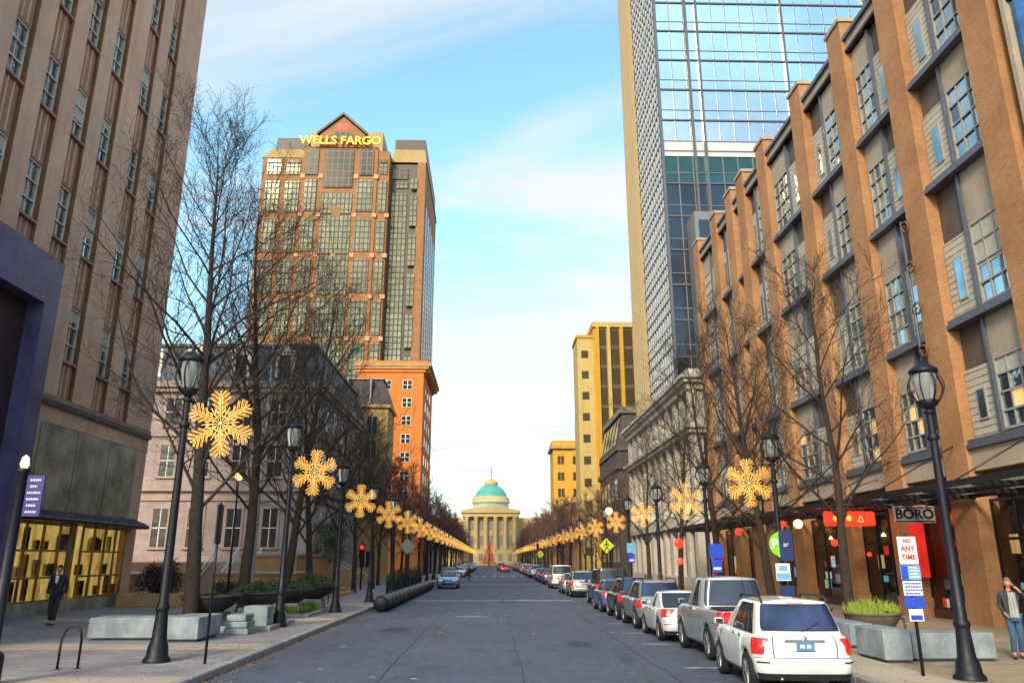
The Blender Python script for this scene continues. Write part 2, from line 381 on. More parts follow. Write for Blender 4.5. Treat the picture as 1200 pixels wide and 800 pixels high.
g.quad((-1.6, 35.0, 0.005), (-0.1, 35.0, 0.005), (-0.1, 35.25, 0.005), (-1.6, 35.25, 0.005), paintw)
structure(g.build('road_markings'))
g = MB(); patchm = surf('tar_patch', (0.034, 0.042, 0.072), (0.024, 0.030, 0.050), 3.0, 0.7, streak=False)
for cx_, cy_, ra in ((2.6, 24.0, 0.5), (-3.4, 29.0, 0.6), (1.0, 47.0, 0.8)): g.poly([(cx_ + ra * rs_ * math.cos(k * PI / 8), cy_ + 2.2 * ra * rs_ * math.sin(k * PI / 8), 0.004) for k, rs_ in enumerate([0.8 + 0.3 * math.sin(k * 2.7 + ra * 9) for k in range(16)])], patchm)
def seam(pts, wd):
    for (ax, ay), (bx_, by_) in zip(pts, pts[1:]): g.quad((ax - wd, ay, 0.008), (ax + wd, ay, 0.008), (bx_ + wd, by_, 0.008), (bx_ - wd, by_, 0.008), patchm)
rq = random.Random(8)
for x in (-2.3, 0.7, 3.9):
    y = 10; pts = []
    while y < 96: pts.append((x + rq.uniform(-.05, .05), y)); y += rq.uniform(0.8, 2.0)
    seam(pts, 0.011)
structure(g.build('road_patches'))
# manhole cover
g = MB(); g.lathe([(0.0, 0.006), (0.33, 0.006), (0.36, 0.004)], 28, dmetal, c=(-2.6, 33.0, 0)); structure(g.build('manhole_cover'))
# dry leaves in the left gutter
leafm = surf('dry_leaf', (0.34, 0.19, 0.07), (0.16, 0.08, 0.04), 3, 0.9, streak=False, bmp=0)
g = MB()
for i in range(3800):
    side = rr.random()
    y = 12 + 60 * rr.random() ** 1.8
    if side < 0.76: x = CURB_L + 0.02 + abs(rr.gauss(0, 0.2)); z = 0.012
    elif side < 0.86: x = CURB_L - 0.25 - abs(rr.gauss(0, 1.6)); z = SW + 0.012
    else: x = CURB_R + 0.3 + abs(rr.gauss(0, 1.2)); z = SW + 0.012
    s = rr.uniform(0.012, 0.034); a = rr.uniform(0, 6.3); t = rr.uniform(0, 0.02)
    ca, sa = math.cos(a) * s, math.sin(a) * s
    g.quad((x - ca, y - sa, z), (x + sa * .6, y - ca * .6, z + t), (x + ca, y + sa, z + t * .5), (x - sa * .6, y + ca * .6, z), leafm)
o = g.build('fallen_leaves'); o['label'] = 'dry brown leaves scattered along the gutter and pavements'; o['category'] = 'leaves'; o['kind'] = 'stuff'

# ================================================================== LEFT SIDE BUILDINGS
# ---- tall limestone office block
LX = -19.0
b = thing('office_building', 'tall brownish limestone office block with recessed window strips above a green marble ground floor', 'building', (LX, 34, 0))
y1 = 42.45
wcols = [26.0 + 2.36 * i for i in range(-1, 7)]   # left edges of window strips (y)
wcols = [23.6, 25.95, 28.3, 30.65, 33.0, 35.95, 38.35]
WW = 1.15
m = MB(); m.box(-35, LX - 0.35, 20, y1, 0, 52, limest)
prev = 20
for wy in wcols:
    m.box(LX - 0.36, LX, prev, wy, 9.2, 52, limest); prev = wy + WW + 0.12
m.box(LX - 0.36, LX, prev, y1, 9.2, 52, limest)
m.box(LX - 0.36, LX - 0.02, 20, y1, 8.05, 8.75, limest)
m.box(LX - 0.36, LX - 0.05, 29.6, 31.2, 0, 4.3, purple); m.box(LX - 0.36, LX - 0.05, 41.3, y1, 0, 8.05, limest)
m.build('wall', b)
m = MB(); m.box(LX - 0.36, LX + 0.10, 29.4, y1 + 0.05, 8.75, 8.98, dmetal); m.box(LX - 0.36, LX + 0.05, 29.4, y1 + 0.02, 8.98, 9.2, limest2); m.build('cornice', b)
for wy in wcols:
    for z in range(-1, 8):
        zt = 13.4 + 4.97 * z; zl = max(9.2, zt + 0.02)
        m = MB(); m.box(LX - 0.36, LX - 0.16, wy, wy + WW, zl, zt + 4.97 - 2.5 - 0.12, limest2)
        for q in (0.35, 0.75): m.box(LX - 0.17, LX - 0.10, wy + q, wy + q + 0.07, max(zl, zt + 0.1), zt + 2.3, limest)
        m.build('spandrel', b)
    m = MB(); m.box(LX - 0.34, LX - 0.04, wy + WW, wy + WW + 0.12, 9.3, 51.5, darkbr); m.build('bronze_strip', b)
fr = MB(); gl = MB()
y0_, z0_ = wcols[0], 10.9
def lw(fr, gl):
    y, z, H = y0_, z0_, 2.5
    fr.box(LX - 0.30, LX - 0.20, y, y + 0.09, z, z + H, darkbr); fr.box(LX - 0.30, LX - 0.20, y + WW - 0.06, y + WW, z, z + H, white)
    for q in (0, 0.80, 1.62, H - 0.05): fr.box(LX - 0.31, LX - 0.19, y + 0.09, y + WW - 0.06, z + q, z + q + 0.05, white)
    fr.box(LX - 0.32, LX - 0.24, y + WW / 2 - 0.018, y + WW / 2 + 0.018, z, z + H, white)
    fr.box(LX - 0.36, LX + 0.02, y - 0.03, y + WW + 0.03, z - 0.11, z, limest2)
    gl.box(LX - 0.35, LX - 0.28, y + 0.04, y + WW - 0.04, z + 0.04, z + H - 0.04, winglass)
lw(fr, gl); wo = fr.build('window', b); go = gl.build('glass', wo); wq = random.Random(4); blindL = plain('office_blind', (0.55, 0.50, 0.42), 0.7)
for i, wy in enumerate(wcols):
    for z in range(0, 8):
        if i == 0 and z == 0: continue
        c = wo.copy(); COL.objects.link(c); d = go.copy(); COL.objects.link(d); d.parent = c
        c.location = Vector((0, wy - y0_, 4.97 * z))
        if wq.random() < 0.45: hb = wq.uniform(0.3, 1.5); m = MB(); m.box(LX - 0.275, LX - 0.265, wy + 0.07, wy + WW - 0.07, 10.9 + 4.97 * z + 2.42 - hb, 10.9 + 4.97 * z + 2.42, blindL); m.build('blind', c)
m = MB(); m.box(LX - 0.36, LX - 0.04, 29.4, 41.3, 4.3, 8.05, greenst)
for y in (32.3, 35.3, 38.3): m.box(LX - 0.05, LX - 0.03, y, y + 0.02, 4.35, 8.0, dmetal)
m.box(LX - 0.36, LX + 0.02, 29.4, 41.3, 0, 0.72, greenst); m.build('marble_cladding', b)
# canopy with standing seams
m = MB(); m.box(LX, LX + 0.85, 31.0, 41.9, 3.92, 4.02, dmetal)
m.prism([(LX, 4.42), (LX + 0.85, 4.08), (LX + 0.85, 3.98), (LX, 4.0)], 'y', 31.0, 41.9, steel)
y = 31.2
while y < 41.9: m.prism([(LX, 4.47), (LX + 0.86, 4.13), (LX + 0.86, 4.06), (LX, 4.38)], 'y', y, y + 0.035, steel); y += 0.42
m.build('canopy', b)
# shop windows, gold-lit
def make_gold():
    m, nt, b = base('gold_lit_interior'); co, src = wallco(nt)
    n1 = nt.nodes.new('ShaderNodeTexVoronoi'); n1.inputs['Scale'].default_value = 1.4
    mpn = nt.nodes.new('ShaderNodeMapping'); mpn.inputs['Scale'].default_value = (2.2, 0.9, 1); nt.links.new(co, mpn.inputs[0]); nt.links.new(mpn.outputs[0], n1.inputs[0])
    f = noise(nt, co, 1.8, 4, lo=0.42, hi=0.58, stretch=(2.5, 0.4, 1))
    c = mixc(nt, f, (0.75, 0.42, 0.06), (0.16, 0.085, 0.015)); c = mixc(nt, math_(nt, 'MULTIPLY', n1.outputs['Distance'], 0.8), c, (0.95, 0.7, 0.2))
    nt.links.new(c, b.inputs['Emission Color']); b.inputs['Emission Strength'].default_value = 0.2; b.inputs['Base Color'].default_value = (0.2, 0.12, 0.03, 1)
    return m
goldlit = make_gold()
clear = None
def make_clear():
    m, nt, b = base('shop_glass'); b.inputs['Base Color'].default_value = (0.9, 0.92, 0.9, 1); b.inputs['Transmission Weight'].default_value = 1.0
    b.inputs['Roughness'].default_value = 0.02; b.inputs['IOR'].default_value = 1.05; b.inputs['Specular IOR Level'].default_value = 1.0; b.inputs['Coat Weight'].default_value = 0.6; b.inputs['Coat Roughness'].default_value = 0.02
    return m
clear = make_clear()
bronze = plain('bronze_frame', (0.36, 0.22, 0.07), 0.4, 0.5)
rs = random.Random(3)
curt = [plain('display_gold', (0.62, 0.38, 0.10), 0.6), plain('display_cream', (0.60, 0.52, 0.36), 0.6), plain('display_brown', (0.10, 0.045, 0.02), 0.6), plain('display_green', (0.12, 0.14, 0.05), 0.6)]
for (a, e) in ((26.6, 29.5), (31.25, 36.3), (37.0, 41.25)):
    m = MB(); x = LX + 0.0
    nv = 4 if e - a > 3.5 else 2
    for k in range(nv + 1):
        yy = a + (e - a) * k / nv; m.box(x - 0.08, x + 0.02, yy - 0.035, yy + 0.035, 0.72, 3.9, bronze)
    for z in (0.72, 1.65, 2.75, 3.85): m.box(x - 0.07, x + 0.025, a, e, z - 0.04, z + 0.04, bronze)
    wnd = m.build('shop_window', b)
    m = MB(); m.box(x - 0.05, x - 0.03, a, e, 0.72, 3.9, clear); m.build('glass', wnd)
    m = MB(); m.box(x - 0.35, x - 0.33, a, e, 0.73, 3.9, goldlit)
    yy = a + 0.2
    while yy < e - 0.4:
        wd = rs.uniform(0.15, 0.5); hh = rs.uniform(0.3, 1.0)
        z0 = rs.choice((0.76, 1.7, 2.8)); m.box(x - 0.30, x - 0.14, yy, yy + wd, z0, min(3.8, z0 + hh), rs.choice(curt)); yy += rs.uniform(0.15, 0.42)
    m.build('window_display', wnd)

# ---- purple granite portal
PX = -17.5
p = thing('granite_portal', 'polished purple granite entrance portal with a dark opening at the left edge', 'portal', (PX, 26, 0))
m = MB(); m.box(LX - 0.3, PX, 12, 29.45, 12.02, 13.95, purple); m.box(LX - 0.3, PX, 28.55, 29.45, 0, 12.02, purple); m.box(LX - 0.3, PX, 12, 13.2, 0, 12.02, purple)
m.build('portal_frame', p)
m = MB(); m.box(LX - 0.25, PX - 0.65, 13.2, 28.55, 0, 12.02, plain('dark_recess', (0.035, 0.018, 0.028), 0.5)); m.build('recess_panel', p)
m = MB()
for y in (16, 19, 22, 25): m.box(PX - 0.66, PX - 0.60, y, y + 0.08, 0.15, 12, dmetal)
m.box(PX - 0.66, PX - 0.58, 13.2, 28.55, 4.2, 4.35, dmetal); m.build('glazing_bars', p)

# ---- old stone building with mansard roof, facing the camera beyond a terrace
pinkst = brick('pink_stone', (0.42, 0.32, 0.31), (0.31, 0.235, 0.235), (0.19, 0.15, 0.15), bw=0.9, bh=0.45, ms=0.014, bmp=0.3)
pinktrim = surf('pink_stone_trim', (0.46, 0.34, 0.29), (0.36, 0.27, 0.24), 1.0, 0.8)
slate = brick('slate', (0.045, 0.055, 0.10), (0.03, 0.038, 0.075), (0.02, 0.022, 0.04), bw=0.3, bh=0.22, ms=0.01, rough=0.5, stain=0.3)
tansto = surf('tan_stone', (0.55, 0.32, 0.14), (0.42, 0.24, 0.11), 0.8, 0.85)
MY = 68.0; mx0, mx1 = -34.0, -15.6
b = thing('mansard_building', 'old pinkish stone building with slate mansard roof and dormers behind the left trees', 'building', (-24, MY, 0))
m = MB(); m.box(mx0, mx1, MY, 92, 0, 17.8, pinkst); m.build('wall', b)
m = MB(); m.box(mx0 - 0.3, mx1 + 0.3, MY - 0.35, 92.2, 8.1, 8.6, pinktrim); m.box(mx0 - 0.1, mx1 + 0.12, MY - 0.14, 92.1, 7.3, 7.75, pinktrim)
m.box(mx0 - 0.15, mx1 + 0.2, MY - 0.2, 92.1, 12.9, 13.2, pinktrim)
m.box(mx0 - 0.5, mx1 + 0.5, MY - 0.6, 92.4, 17.3, 17.85, pinktrim); m.box(mx0 - 0.3, mx1 + 0.3, MY - 0.35, 92.3, 16.9, 17.3, pinktrim)
for z in (0.0,): m.box(mx0 - 0.2, mx1 + 0.2, MY - 0.25, 92.2, z, 1.6, pinktrim)
m.build('cornice', b)
m = MB(); zt, ze = 21.4, 17.85
o_, i_ = [(mx0 - 0.2, MY - 0.25), (mx1 + 0.2, MY - 0.25), (mx1 + 0.2, 92.2), (mx0 - 0.2, 92.2)], [(mx0 + 1, MY + 0.9), (mx1 - 0.9, MY + 0.9), (mx1 - 0.9, 91), (mx0 + 1, 91)]
vs = [(x, y, ze) for x, y in o_] + [(x, y, zt) for x, y in i_]
m.add(vs, [(0, 1, 5, 4), (1, 2, 6, 5), (2, 3, 7, 6), (3, 0, 4, 7), (4, 5, 6, 7)], slate); m.box(mx0 + 0.8, mx1 - 0.7, MY + 0.7, 91.2, zt, zt + 0.25, plain('lead', (0.07, 0.075, 0.10), 0.5))
m.build('roof', b)
for x in (-31.0, -27.0, -23.0, -19.0):
    m = MB(); m.box(x - 0.85, x + 0.85, MY - 0.1, MY + 1.6, 17.9, 20.7, white); m.prism([(x - 1.05, 20.7), (x + 1.05, 20.7), (x, 21.35)], 'y', MY - 0.25, MY + 1.6, white); d = m.build('dormer', b)
    m = MB(); m.box(x - 0.5, x + 0.5, MY - 0.13, MY - 0.11, 18.3, 20.4, darkwin); m.build('window', d)
def old_window(parent, x, y, z, wd, H, n=(0, -1)):
    m = MB()
    if n[1]:
        m.box(x - wd / 2 - 0.22, x + wd / 2 + 0.22, y - 0.12, y + 0.05, z + H, z + H + 0.3, pinktrim); m.box(x - wd / 2 - 0.25, x + wd / 2 + 0.25, y - 0.2, y + 0.05, z - 0.2, z, pinktrim)
        m.box(x - wd / 2 - 0.18, x - wd / 2, y - 0.08, y + 0.05, z, z + H, pinktrim); m.box(x + wd / 2, x + wd / 2 + 0.18, y - 0.08, y + 0.05, z, z + H, pinktrim)
        m.box(x - 0.04, x + 0.04, y - 0.05, y - 0.02, z, z + H, white); m.box(x - wd / 2, x + wd / 2, y - 0.05, y - 0.02, z + H * 0.5 - 0.04, z + H * 0.5 + 0.04, white)
        w_ = m.build('window', parent); m = MB(); m.box(x - wd / 2, x + wd / 2, y - 0.025, y - 0.015, z, z + H, darkwin); m.build('glass', w_)
    else:
        m.box(y, y + 0.12, x - wd / 2 - 0.22, x + wd / 2 + 0.22, z + H, z + H + 0.3, pinktrim); m.box(y, y + 0.2, x - wd / 2 - 0.25, x + wd / 2 + 0.25, z - 0.2, z, pinktrim)
        m.box(y + 0.02, y + 0.05, x - 0.04, x + 0.04, z, z + H, white); m.box(y + 0.02, y + 0.05, x - wd / 2, x + wd / 2, z + H * 0.5 - 0.04, z + H * 0.5 + 0.04, white)
        w_ = m.build('window', parent); m = MB(); m.box(y + 0.01, y + 0.02, x - wd / 2, x + wd / 2, z, z + H, darkwin); m.build('glass', w_)
for z, H in ((3.4, 3.2), (9.4, 2.7), (13.9, 2.4)):
    for x in (-31.6, -28.6, -25.6, -22.3, -19.2): old_window(b, x, MY, z, 1.25, H)
    for y in (71, 75, 79, 83, 87, 90.5): old_window(b, y, mx1, z, 1.25, H, (1, 0))

# ---- stone terrace with steps and white railings in front of it
t = thing('stone_terrace', 'tan stone terrace walls with a flight of steps below the pinkish stone building', 'terrace', (-18, 52, 0))
m = MB(); m.box(-34, -20.6, 54, 66, 0.1, 2.2, tansto); m.box(-17.0, -13.2, 54, 67, 0.1, 2.6, tansto); m.box(-17.1, -13.1, 53.9, 67.1, 2.6, 2.75, pinktrim)
m.box(-17.3, -12.2, 49.5, 54, 0.1, 1.5, tansto); m.box(-17.4, -12.1, 49.4, 54, 1.5, 1.62, pinktrim); m.box(-27, -20.6, 46.5, 54, 0.1, 1.5, tansto); m.box(-27.1, -20.5, 46.4, 54, 1.5, 1.62, pinktrim)
m.build('retaining_wall', t)
m = MB()
for i in range(12): m.box(-20.6, -17.0, 55.2 + i * 0.34, 66, 0.14 + i * 0.17, 0.14 + (i + 1) * 0.17, pinktrim)
m.build('steps', t)
for x in (-20.5, -18.9, -17.2):
    m = MB(); m.tube([(x, 54.6, 1.05), (x, 55.2, 1.1), (x, 59.4, 3.2), (x, 60.2, 3.2)], 0.05, 6, white)
    m.tube([(x, 55.2, 0.65), (x, 59.4, 2.75)], 0.035, 6, white)
    for k in range(5): m.tube([(x, 54.8 + k * 1.15, 0.2 + max(0, k * 1.15 - .4) * 0.5), (x, 54.8 + k * 1.15, 1.05 + max(0, k * 1.15 - .4) * 0.5)], 0.03, 6, white)
    m.build('railing', t)
# second flight further on
t = thing('entrance_steps', 'second flight of stone steps with white railings further along the left pavement', 'steps', (-13, 70, 0))
m = MB()
for i in range(8): m.box(-15.6, -12.2 - i * 0.34, 70, 80, 0.14 + i * 0.17, 0.14 + (i + 1) * 0.17, pinktrim)
m.box(-15.6, -11.8, 69.2, 70, 0.1, 1.6, tansto); m.box(-15.6, -11.8, 80, 80.8, 0.1, 1.6, tansto); m.build('steps', t)
for y in (70.8, 74, 77): m = MB(); m.tube([(-11.9, y, 0.9), (-12.2, y, 1.1), (-15.2, y, 2.5)], 0.05, 6, white); m.tube([(-12.1, y, 0.14), (-12.1, y, 1.1)], 0.04, 6, white); m.build('railing', t)

# ---- gold-lit stone building with dark mansard roof
goldst = surf('golden_stone', (0.52, 0.33, 0.12), (0.42, 0.26, 0.10), 0.5, 0.85)
droof = surf('brown_slate', (0.06, 0.045, 0.05), (0.04, 0.03, 0.035), 1.0, 0.6)
b = thing('golden_building', 'golden stone building with dark brown mansard roof left of the street, before the orange tower', 'building', (-16, 95, 0))
gx0, gx1 = -27.0, -12.9
m = MB(); m.box(gx0, gx1, 93, 99, 0, 20.4, goldst); m.build('wall', b)
m = MB(); m.box(gx0 - 0.3, gx1 + 0.3, 92.7, 99.2, 20.4, 20.8, goldst); m.box(gx0 - 0.2, gx1 + 0.15, 92.8, 99.1, 13.0, 13.3, goldst); m.box(gx0 - 0.2, gx1 + 0.15, 92.8, 99.1, 6.0, 6.4, goldst); m.build('cornice', b)
m = MB(); vs = [(gx0, 92.9, 20.8), (gx1 + 0.2, 92.9, 20.8), (gx1 + 0.2, 99.1, 20.8), (gx0, 99.1, 20.8), (gx0 + 1, 94, 24.2), (gx1 - 1.0, 94, 24.2), (gx1 - 1.0, 98, 24.2), (gx0 + 1, 98, 24.2)]
m.add(vs, [(0, 1, 5, 4), (1, 2, 6, 5), (2, 3, 7, 6), (3, 0, 4, 7), (4, 5, 6, 7)], droof); m.box(gx0 + .8, gx1 - .8, 93.8, 98.2, 24.2, 24.4, pinktrim)
for x in (-24, -21, -18, -15.2): m.box(x - 0.1, x + 0.1, 92.95, 93.9, 20.9, 24.2, pinktrim)
m.build('roof', b)
for z in (1.2, 7.4, 10.2, 14.2, 17.2):
    for x in (-24.5, -22, -19.5, -17, -14.8):
        m = MB(); m.box(x - 0.6, x + 0.6, 92.94, 92.97, z, z + 2.1, darkwin); m.box(x - 0.03, x + 0.03, 92.90, 92.935, z, z + 2.1, white); m.build('window', b)

# ---- orange brick tower with heavy cornice
orbrick = brick('bright_orange_brick', (0.72, 0.20, 0.03), (0.62, 0.16, 0.025), (0.50, 0.18, 0.05), stain=0.2)
b = thing('orange_building', 'tall bright orange brick building with overhanging cornice and paired white windows', 'building', (-15, 120, 0))
m = MB(); m.box(-21.6, -11.0, 118, 136, 0, 31.6, orbrick); m.build('wall', b)
m = MB(); m.box(-21.8, -10.7, 117.8, 136.2, 31.0, 31.5, orbrick); m.box(-22.0, -10.2, 117.6, 136.5, 31.5, 31.9, tansto); m.box(-22.1, -9.8, 117.5, 136.8, 31.9, 32.5, tansto); m.box(-21.8, -10.4, 118, 136, 32.5, 32.9, orbrick)
for k in range(12): m.box(-10.8, -10.0, 118.3 + k * 1.5, 118.7 + k * 1.5, 31.1, 31.9, tansto)
m.build('cornice', b)
for z in [28.2 - 2.85 * k for k in range(8)]:
    for x in (-13.5, -16.8, -20.2):
        m = MB(); m.box(x - 0.75, x + 0.75, 117.92, 118, z, z + 1.5, white); w_ = m.build('window', b)
        m = MB()
        for dx in (-0.37, 0.37):
            for dz in (0.08, 0.80): m.box(x + dx - 0.29, x + dx + 0.29, 117.90, 117.915, z + dz, z + dz + 0.62, darkwin)
        m.build('glass', w_)
    for y in (122, 126, 130): 
        m = MB(); m.box(-10.99, -10.95, y - 0.6, y + 0.6, z, z + 1.5, darkwin); m.build('window', b)

# ---- bank tower
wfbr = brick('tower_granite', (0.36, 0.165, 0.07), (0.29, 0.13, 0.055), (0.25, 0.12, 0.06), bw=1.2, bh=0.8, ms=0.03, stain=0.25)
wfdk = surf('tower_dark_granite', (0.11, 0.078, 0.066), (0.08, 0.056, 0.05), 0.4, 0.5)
wfglass = gridglass('tower_glass_pale', (0.30, 0.275, 0.17), (0.19, 0.18, 0.12), (0.055, 0.05, 0.045), 0.9, 1.3, 0.12, 0.10, 0.12)
wfdark = gridglass('tower_glass_dark', (0.03, 0.028, 0.032), (0.02, 0.018, 0.022), (0.20, 0.15, 0.10), 1.25, 1.6, 0.09, 0.08, 0.10)
wfgold = surf('tower_gold_roof', (0.42, 0.28, 0.10), (0.36, 0.24, 0.09), 0.3, 0.5)
wfpink = plain('tower_stud', (0.60, 0.30, 0.15), 0.6)
WY = 150.0
b = thing('bank_tower', 'tall orange granite and glass bank tower with gabled top and yellow lettering', 'tower', (-33, WY, 0))
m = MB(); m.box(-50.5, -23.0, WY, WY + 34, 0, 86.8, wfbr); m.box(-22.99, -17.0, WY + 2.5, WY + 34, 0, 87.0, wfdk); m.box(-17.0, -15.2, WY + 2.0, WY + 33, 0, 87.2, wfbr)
m.box(-41.5, -25.4, WY - 0.8, WY + 30, 0, 89.2, wfbr); m.box(-25.5, -22.9, WY - 0.5, WY + 5, 0, 88.4, wfbr)
m.build('wall', b)
def roofband(x0, x1, y0, y1, z0, z1, ins):
    m.add([(x0, y0, z0), (x1, y0, z0), (x1, y1, z0), (x0, y1, z0), (x0 + ins, y0 + ins, z1), (x1 - ins, y0 + ins, z1), (x1 - ins, y1 - ins, z1), (x0 + ins, y1 - ins, z1)],
          [(0, 1, 5, 4), (1, 2, 6, 5), (2, 3, 7, 6), (3, 0, 4, 7), (4, 5, 6, 7)], wfgold)
m = MB(); roofband(-50.8, -41.0, WY - 0.1, WY + 34, 86.8, 89.8, 1.6); roofband(-22.9, -15.0, WY + 2, WY + 34, 87.2, 90.6, 0.5)
m.box(-48.5, -41.5, WY + 2.2, WY + 32, 89.0, 93.0, wfdk); m.box(-22.3, -15.5, WY + 3, WY + 33, 90.0, 93.4, wfdk)
m.box(-41.0, -25.0, WY + 2.0, WY + 28, 89.1, 94.6, wfgold)
m.build('roof', b)
m = MB(); m.prism([(-38.3, 89.0), (-28.5, 89.0), (-28.5, 92.2), (-33.4, 96.6), (-38.3, 92.2)], 'y', WY - 1.0, WY + 3, wfbr)
m.prism([(-38.9, 91.9), (-33.4, 96.9), (-27.9, 91.9), (-27.9, 92.5), (-33.4, 97.5), (-38.9, 92.5)], 'y', WY - 1.5, WY + 3, wfdk); gb = m.build('gable', b)
m = MB(); m.prism([(-36.2, 90.6)] + [(-33.4 + 2.8 * math.cos(a), 90.7 + 2.3 * math.sin(a)) for a in [PI - k * PI / 10 for k in range(11)]] + [(-30.6, 90.6)], 'y', WY - 1.06, WY - 1.01, wfdark); m.build('arched_window', gb)
m = MB(); m.box(-34.6, -32.2, WY - 1.12, WY - 1.06, 93.2, 94.6, redglow); m.build('red_emblem', gb)
def pane(x0, x1, z0, z1, mt, y=WY):
    m = MB(); m.box(x0, x1, y - 0.25, y - 0.05, z0, z1, mt); m.build('window', b)
for x0, x1, zb in ((-40.9, -38.2, 82.3), (-36.8, -30.6, 79.3), (-29.2, -26.3, 82.3)): pane(x0, x1, zb, 88.6, wfdark, WY - 0.8)
rows = [72.9, 63.7, 54.6, 45.5, 36.4, 27.3, 18.2]
for k, zr in enumerate(rows):
    zt = (rows[k - 1] if k else 82.0) - 0.9; zb = zr + 0.9
    pane(-36.9, -30.5, zb - 0.6, min(78.0, zt + 0.6), wfglass, WY - 0.8)
    pane(-29.6, -26.2, zb, zt, wfglass, WY - 0.8); pane(-40.8, -38.2, zb, zt, wfglass, WY - 0.8); pane(-25.0, -23.2, zb, zt, wfglass, WY - 0.5)
    pane(-45.2, -42.2, zb, zt, wfglass); pane(-49.4, -46.4, zb, zt, wfglass); pane(-18.6, -16.9, zb - 2, zt - 2.2, wfglass, WY + 2.0)
for x0, x1, yy in ((-25.0, -23.3, WY - 0.5), (-45.2, -42.2, WY), (-49.4, -46.4, WY)): pane(x0, x1, 82.8, 85.2, wfglass, yy); pane(x0, x1, 85.5, 86.3, wfdark, yy)
pane(-22.4, -19.2, 10, 79.7, wfglass, WY + 2.5); pane(-21.5, -19.0, 81.0, 82.4, wfglass, WY + 2.5); pane(-18.4, -16.9, 80.5, 83.0, wfglass, WY + 2.0); pane(-22.6, -19.0, 83.2, 85.6, wfdark, WY + 2.5)
for y in range(6, 33, 5): 
    m = MB(); m.box(-15.19, -15.1, WY + y - 1.6, WY + y + 1.6, 10, 78, wfglass); m.build('window', b)
for z in rows:
    for x in (-37.5, -29.9, -25.6, -22.95, -41.4, -33.7): m = MB(); m.box(x - 0.45, x + 0.45, WY - 1.0, WY - 0.7, z - 0.45, z + 0.45, wfpink); m.build('stud_block', b)
for z in (82.0,):
    for x in (-41.4, -37.5, -29.9, -25.6): m = MB(); m.box(x - 0.5, x + 0.5, WY - 1.0, WY - 0.7, z - 0.5, z + 0.5, wfpink); m.build('stud_block', b)
m = MB(); m.box(-34.6, -32.8, WY - 1.08, WY - 1.05, 72.3, 74.6, wfbr); m.build('stud_block', b)
yel = glow('yellow_letters', (0.70, 0.42, 0.02), 0.12)
text('lettering', 'WELLS FARGO', 2.7, yel, (-33.6, WY - 1.6, 90.2), (R(90), 0, 0), b, 0.2, 0.07, 1.0)

# ================================================================== RIGHT SIDE BUILDINGS
BX = 17.5
b = thing('brick_building', 'orange brick building with tall pilasters, gridded windows and tan panels along the right pavement', 'building', (BX, 40, 0))
pil = [23.05, 28.4, 33.1, 38.4, 44.4, 48.7, 51.4, 55.4, 60.7]
m = MB(); m.box(BX + 0.5, 42, 22.3, 61.5, 5.4, 27.2, brownpan)
m.box(BX + 1.6, 42, 22.3, 61.5, 0, 5.4, plain('shop_dark_wall', (0.05, 0.032, 0.03), 0.6)); m.build('wall', b)
for y in pil:
    m = MB(); z1 = 28.75
    m.box(BX, BX + 0.9, y - 0.74, y + 0.74, 0.1, z1, redbrick); m.box(BX - 0.08, BX + 1.0, y - 0.82, y + 0.82, z1, z1 + 0.22, tanpan)
    m.box(BX - 0.06, BX + 0.9, y - 0.80, y + 0.80, 0.1, 0.9, redbrick); m.build('pilaster', b)
floors = [(6.44, 9.35, 11.04), (11.04, 14.5, 16.8), (16.8, 20.2, 21.65), (21.65, 25.3, 26.9)]
wx = BX + 0.38
wv = random.Random(21)
blind = plain('window_blind', (0.50, 0.46, 0.38), 0.7); warmglow = glow('lit_room_and_goods_glow', (0.75, 0.48, 0.18), 0.22); winglass_d = glass('window_glass_dark', (0.16, 0.22, 0.27), 0.03, 0.8, 0.06, (0.07, 0.10, 0.13), 0.5)
def big_window(ya, yb, z0, z1, nx, nzn, parent, mtg):
    m = MB(); d0, d1 = wx - 0.02, wx + 0.10
    m.box(d0, d1, ya, ya + 0.09, z0, z1, frameg); m.box(d0, d1, yb - 0.09, yb, z0, z1, frameg); m.box(d0, d1, ya + 0.09, yb - 0.09, z0, z0 + 0.09, frameg); m.box(d0, d1, ya + 0.09, yb - 0.09, z1 - 0.09, z1, frameg)
    for k in range(1, nx): q = ya + (yb - ya) * k / nx; m.box(d0 + 0.02, d1 - .02, q - 0.035, q + 0.035, z0 + 0.09, z1 - 0.09, frameg)
    for k in range(1, nzn): q = z0 + (z1 - z0) * k / nzn; m.box(d0 + 0.01, d1 - .03, ya + 0.09, yb - 0.09, q - 0.035, q + 0.035, frameg)
    w_ = m.build('window', parent); m = MB()
    W_, H_ = yb - ya, z1 - z0
    for a_ in range(nx):
        for c_ in range(nzn):
            ti = wv.uniform(-0.010, 0.010); tj = wv.uniform(-0.010, 0.010); p0, p1 = ya + 0.05 + (W_ - .1) * a_ / nx, ya + 0.05 + (W_ - .1) * (a_ + 1) / nx; q0, q1 = z0 + 0.05 + (H_ - .1) * c_ / nzn, z0 + 0.05 + (H_ - .1) * (c_ + 1) / nzn
            lo = z0 < 8; r_ = wv.random(); mt_ = (warmglow if r_ < 0.22 else winglass_d if r_ < 0.75 else mtg) if lo else (winglass_d if r_ < 0.16 else mtg)
            m.quad((wx + 0.06, p0, q0), (wx + 0.06 + ti, p1, q0), (wx + 0.06 + ti + tj, p1, q1), (wx + 0.06 + tj, p0, q1), mt_)
    m.build('glass', w_)
    if wv.random() < 0.35: m = MB(); hb = wv.uniform(0.2, 0.55) * H_; m.box(wx + 0.035, wx + 0.045, ya + 0.09, yb - 0.09, z1 - 0.09 - hb, z1 - 0.09, blind); m.build('blind', w_)
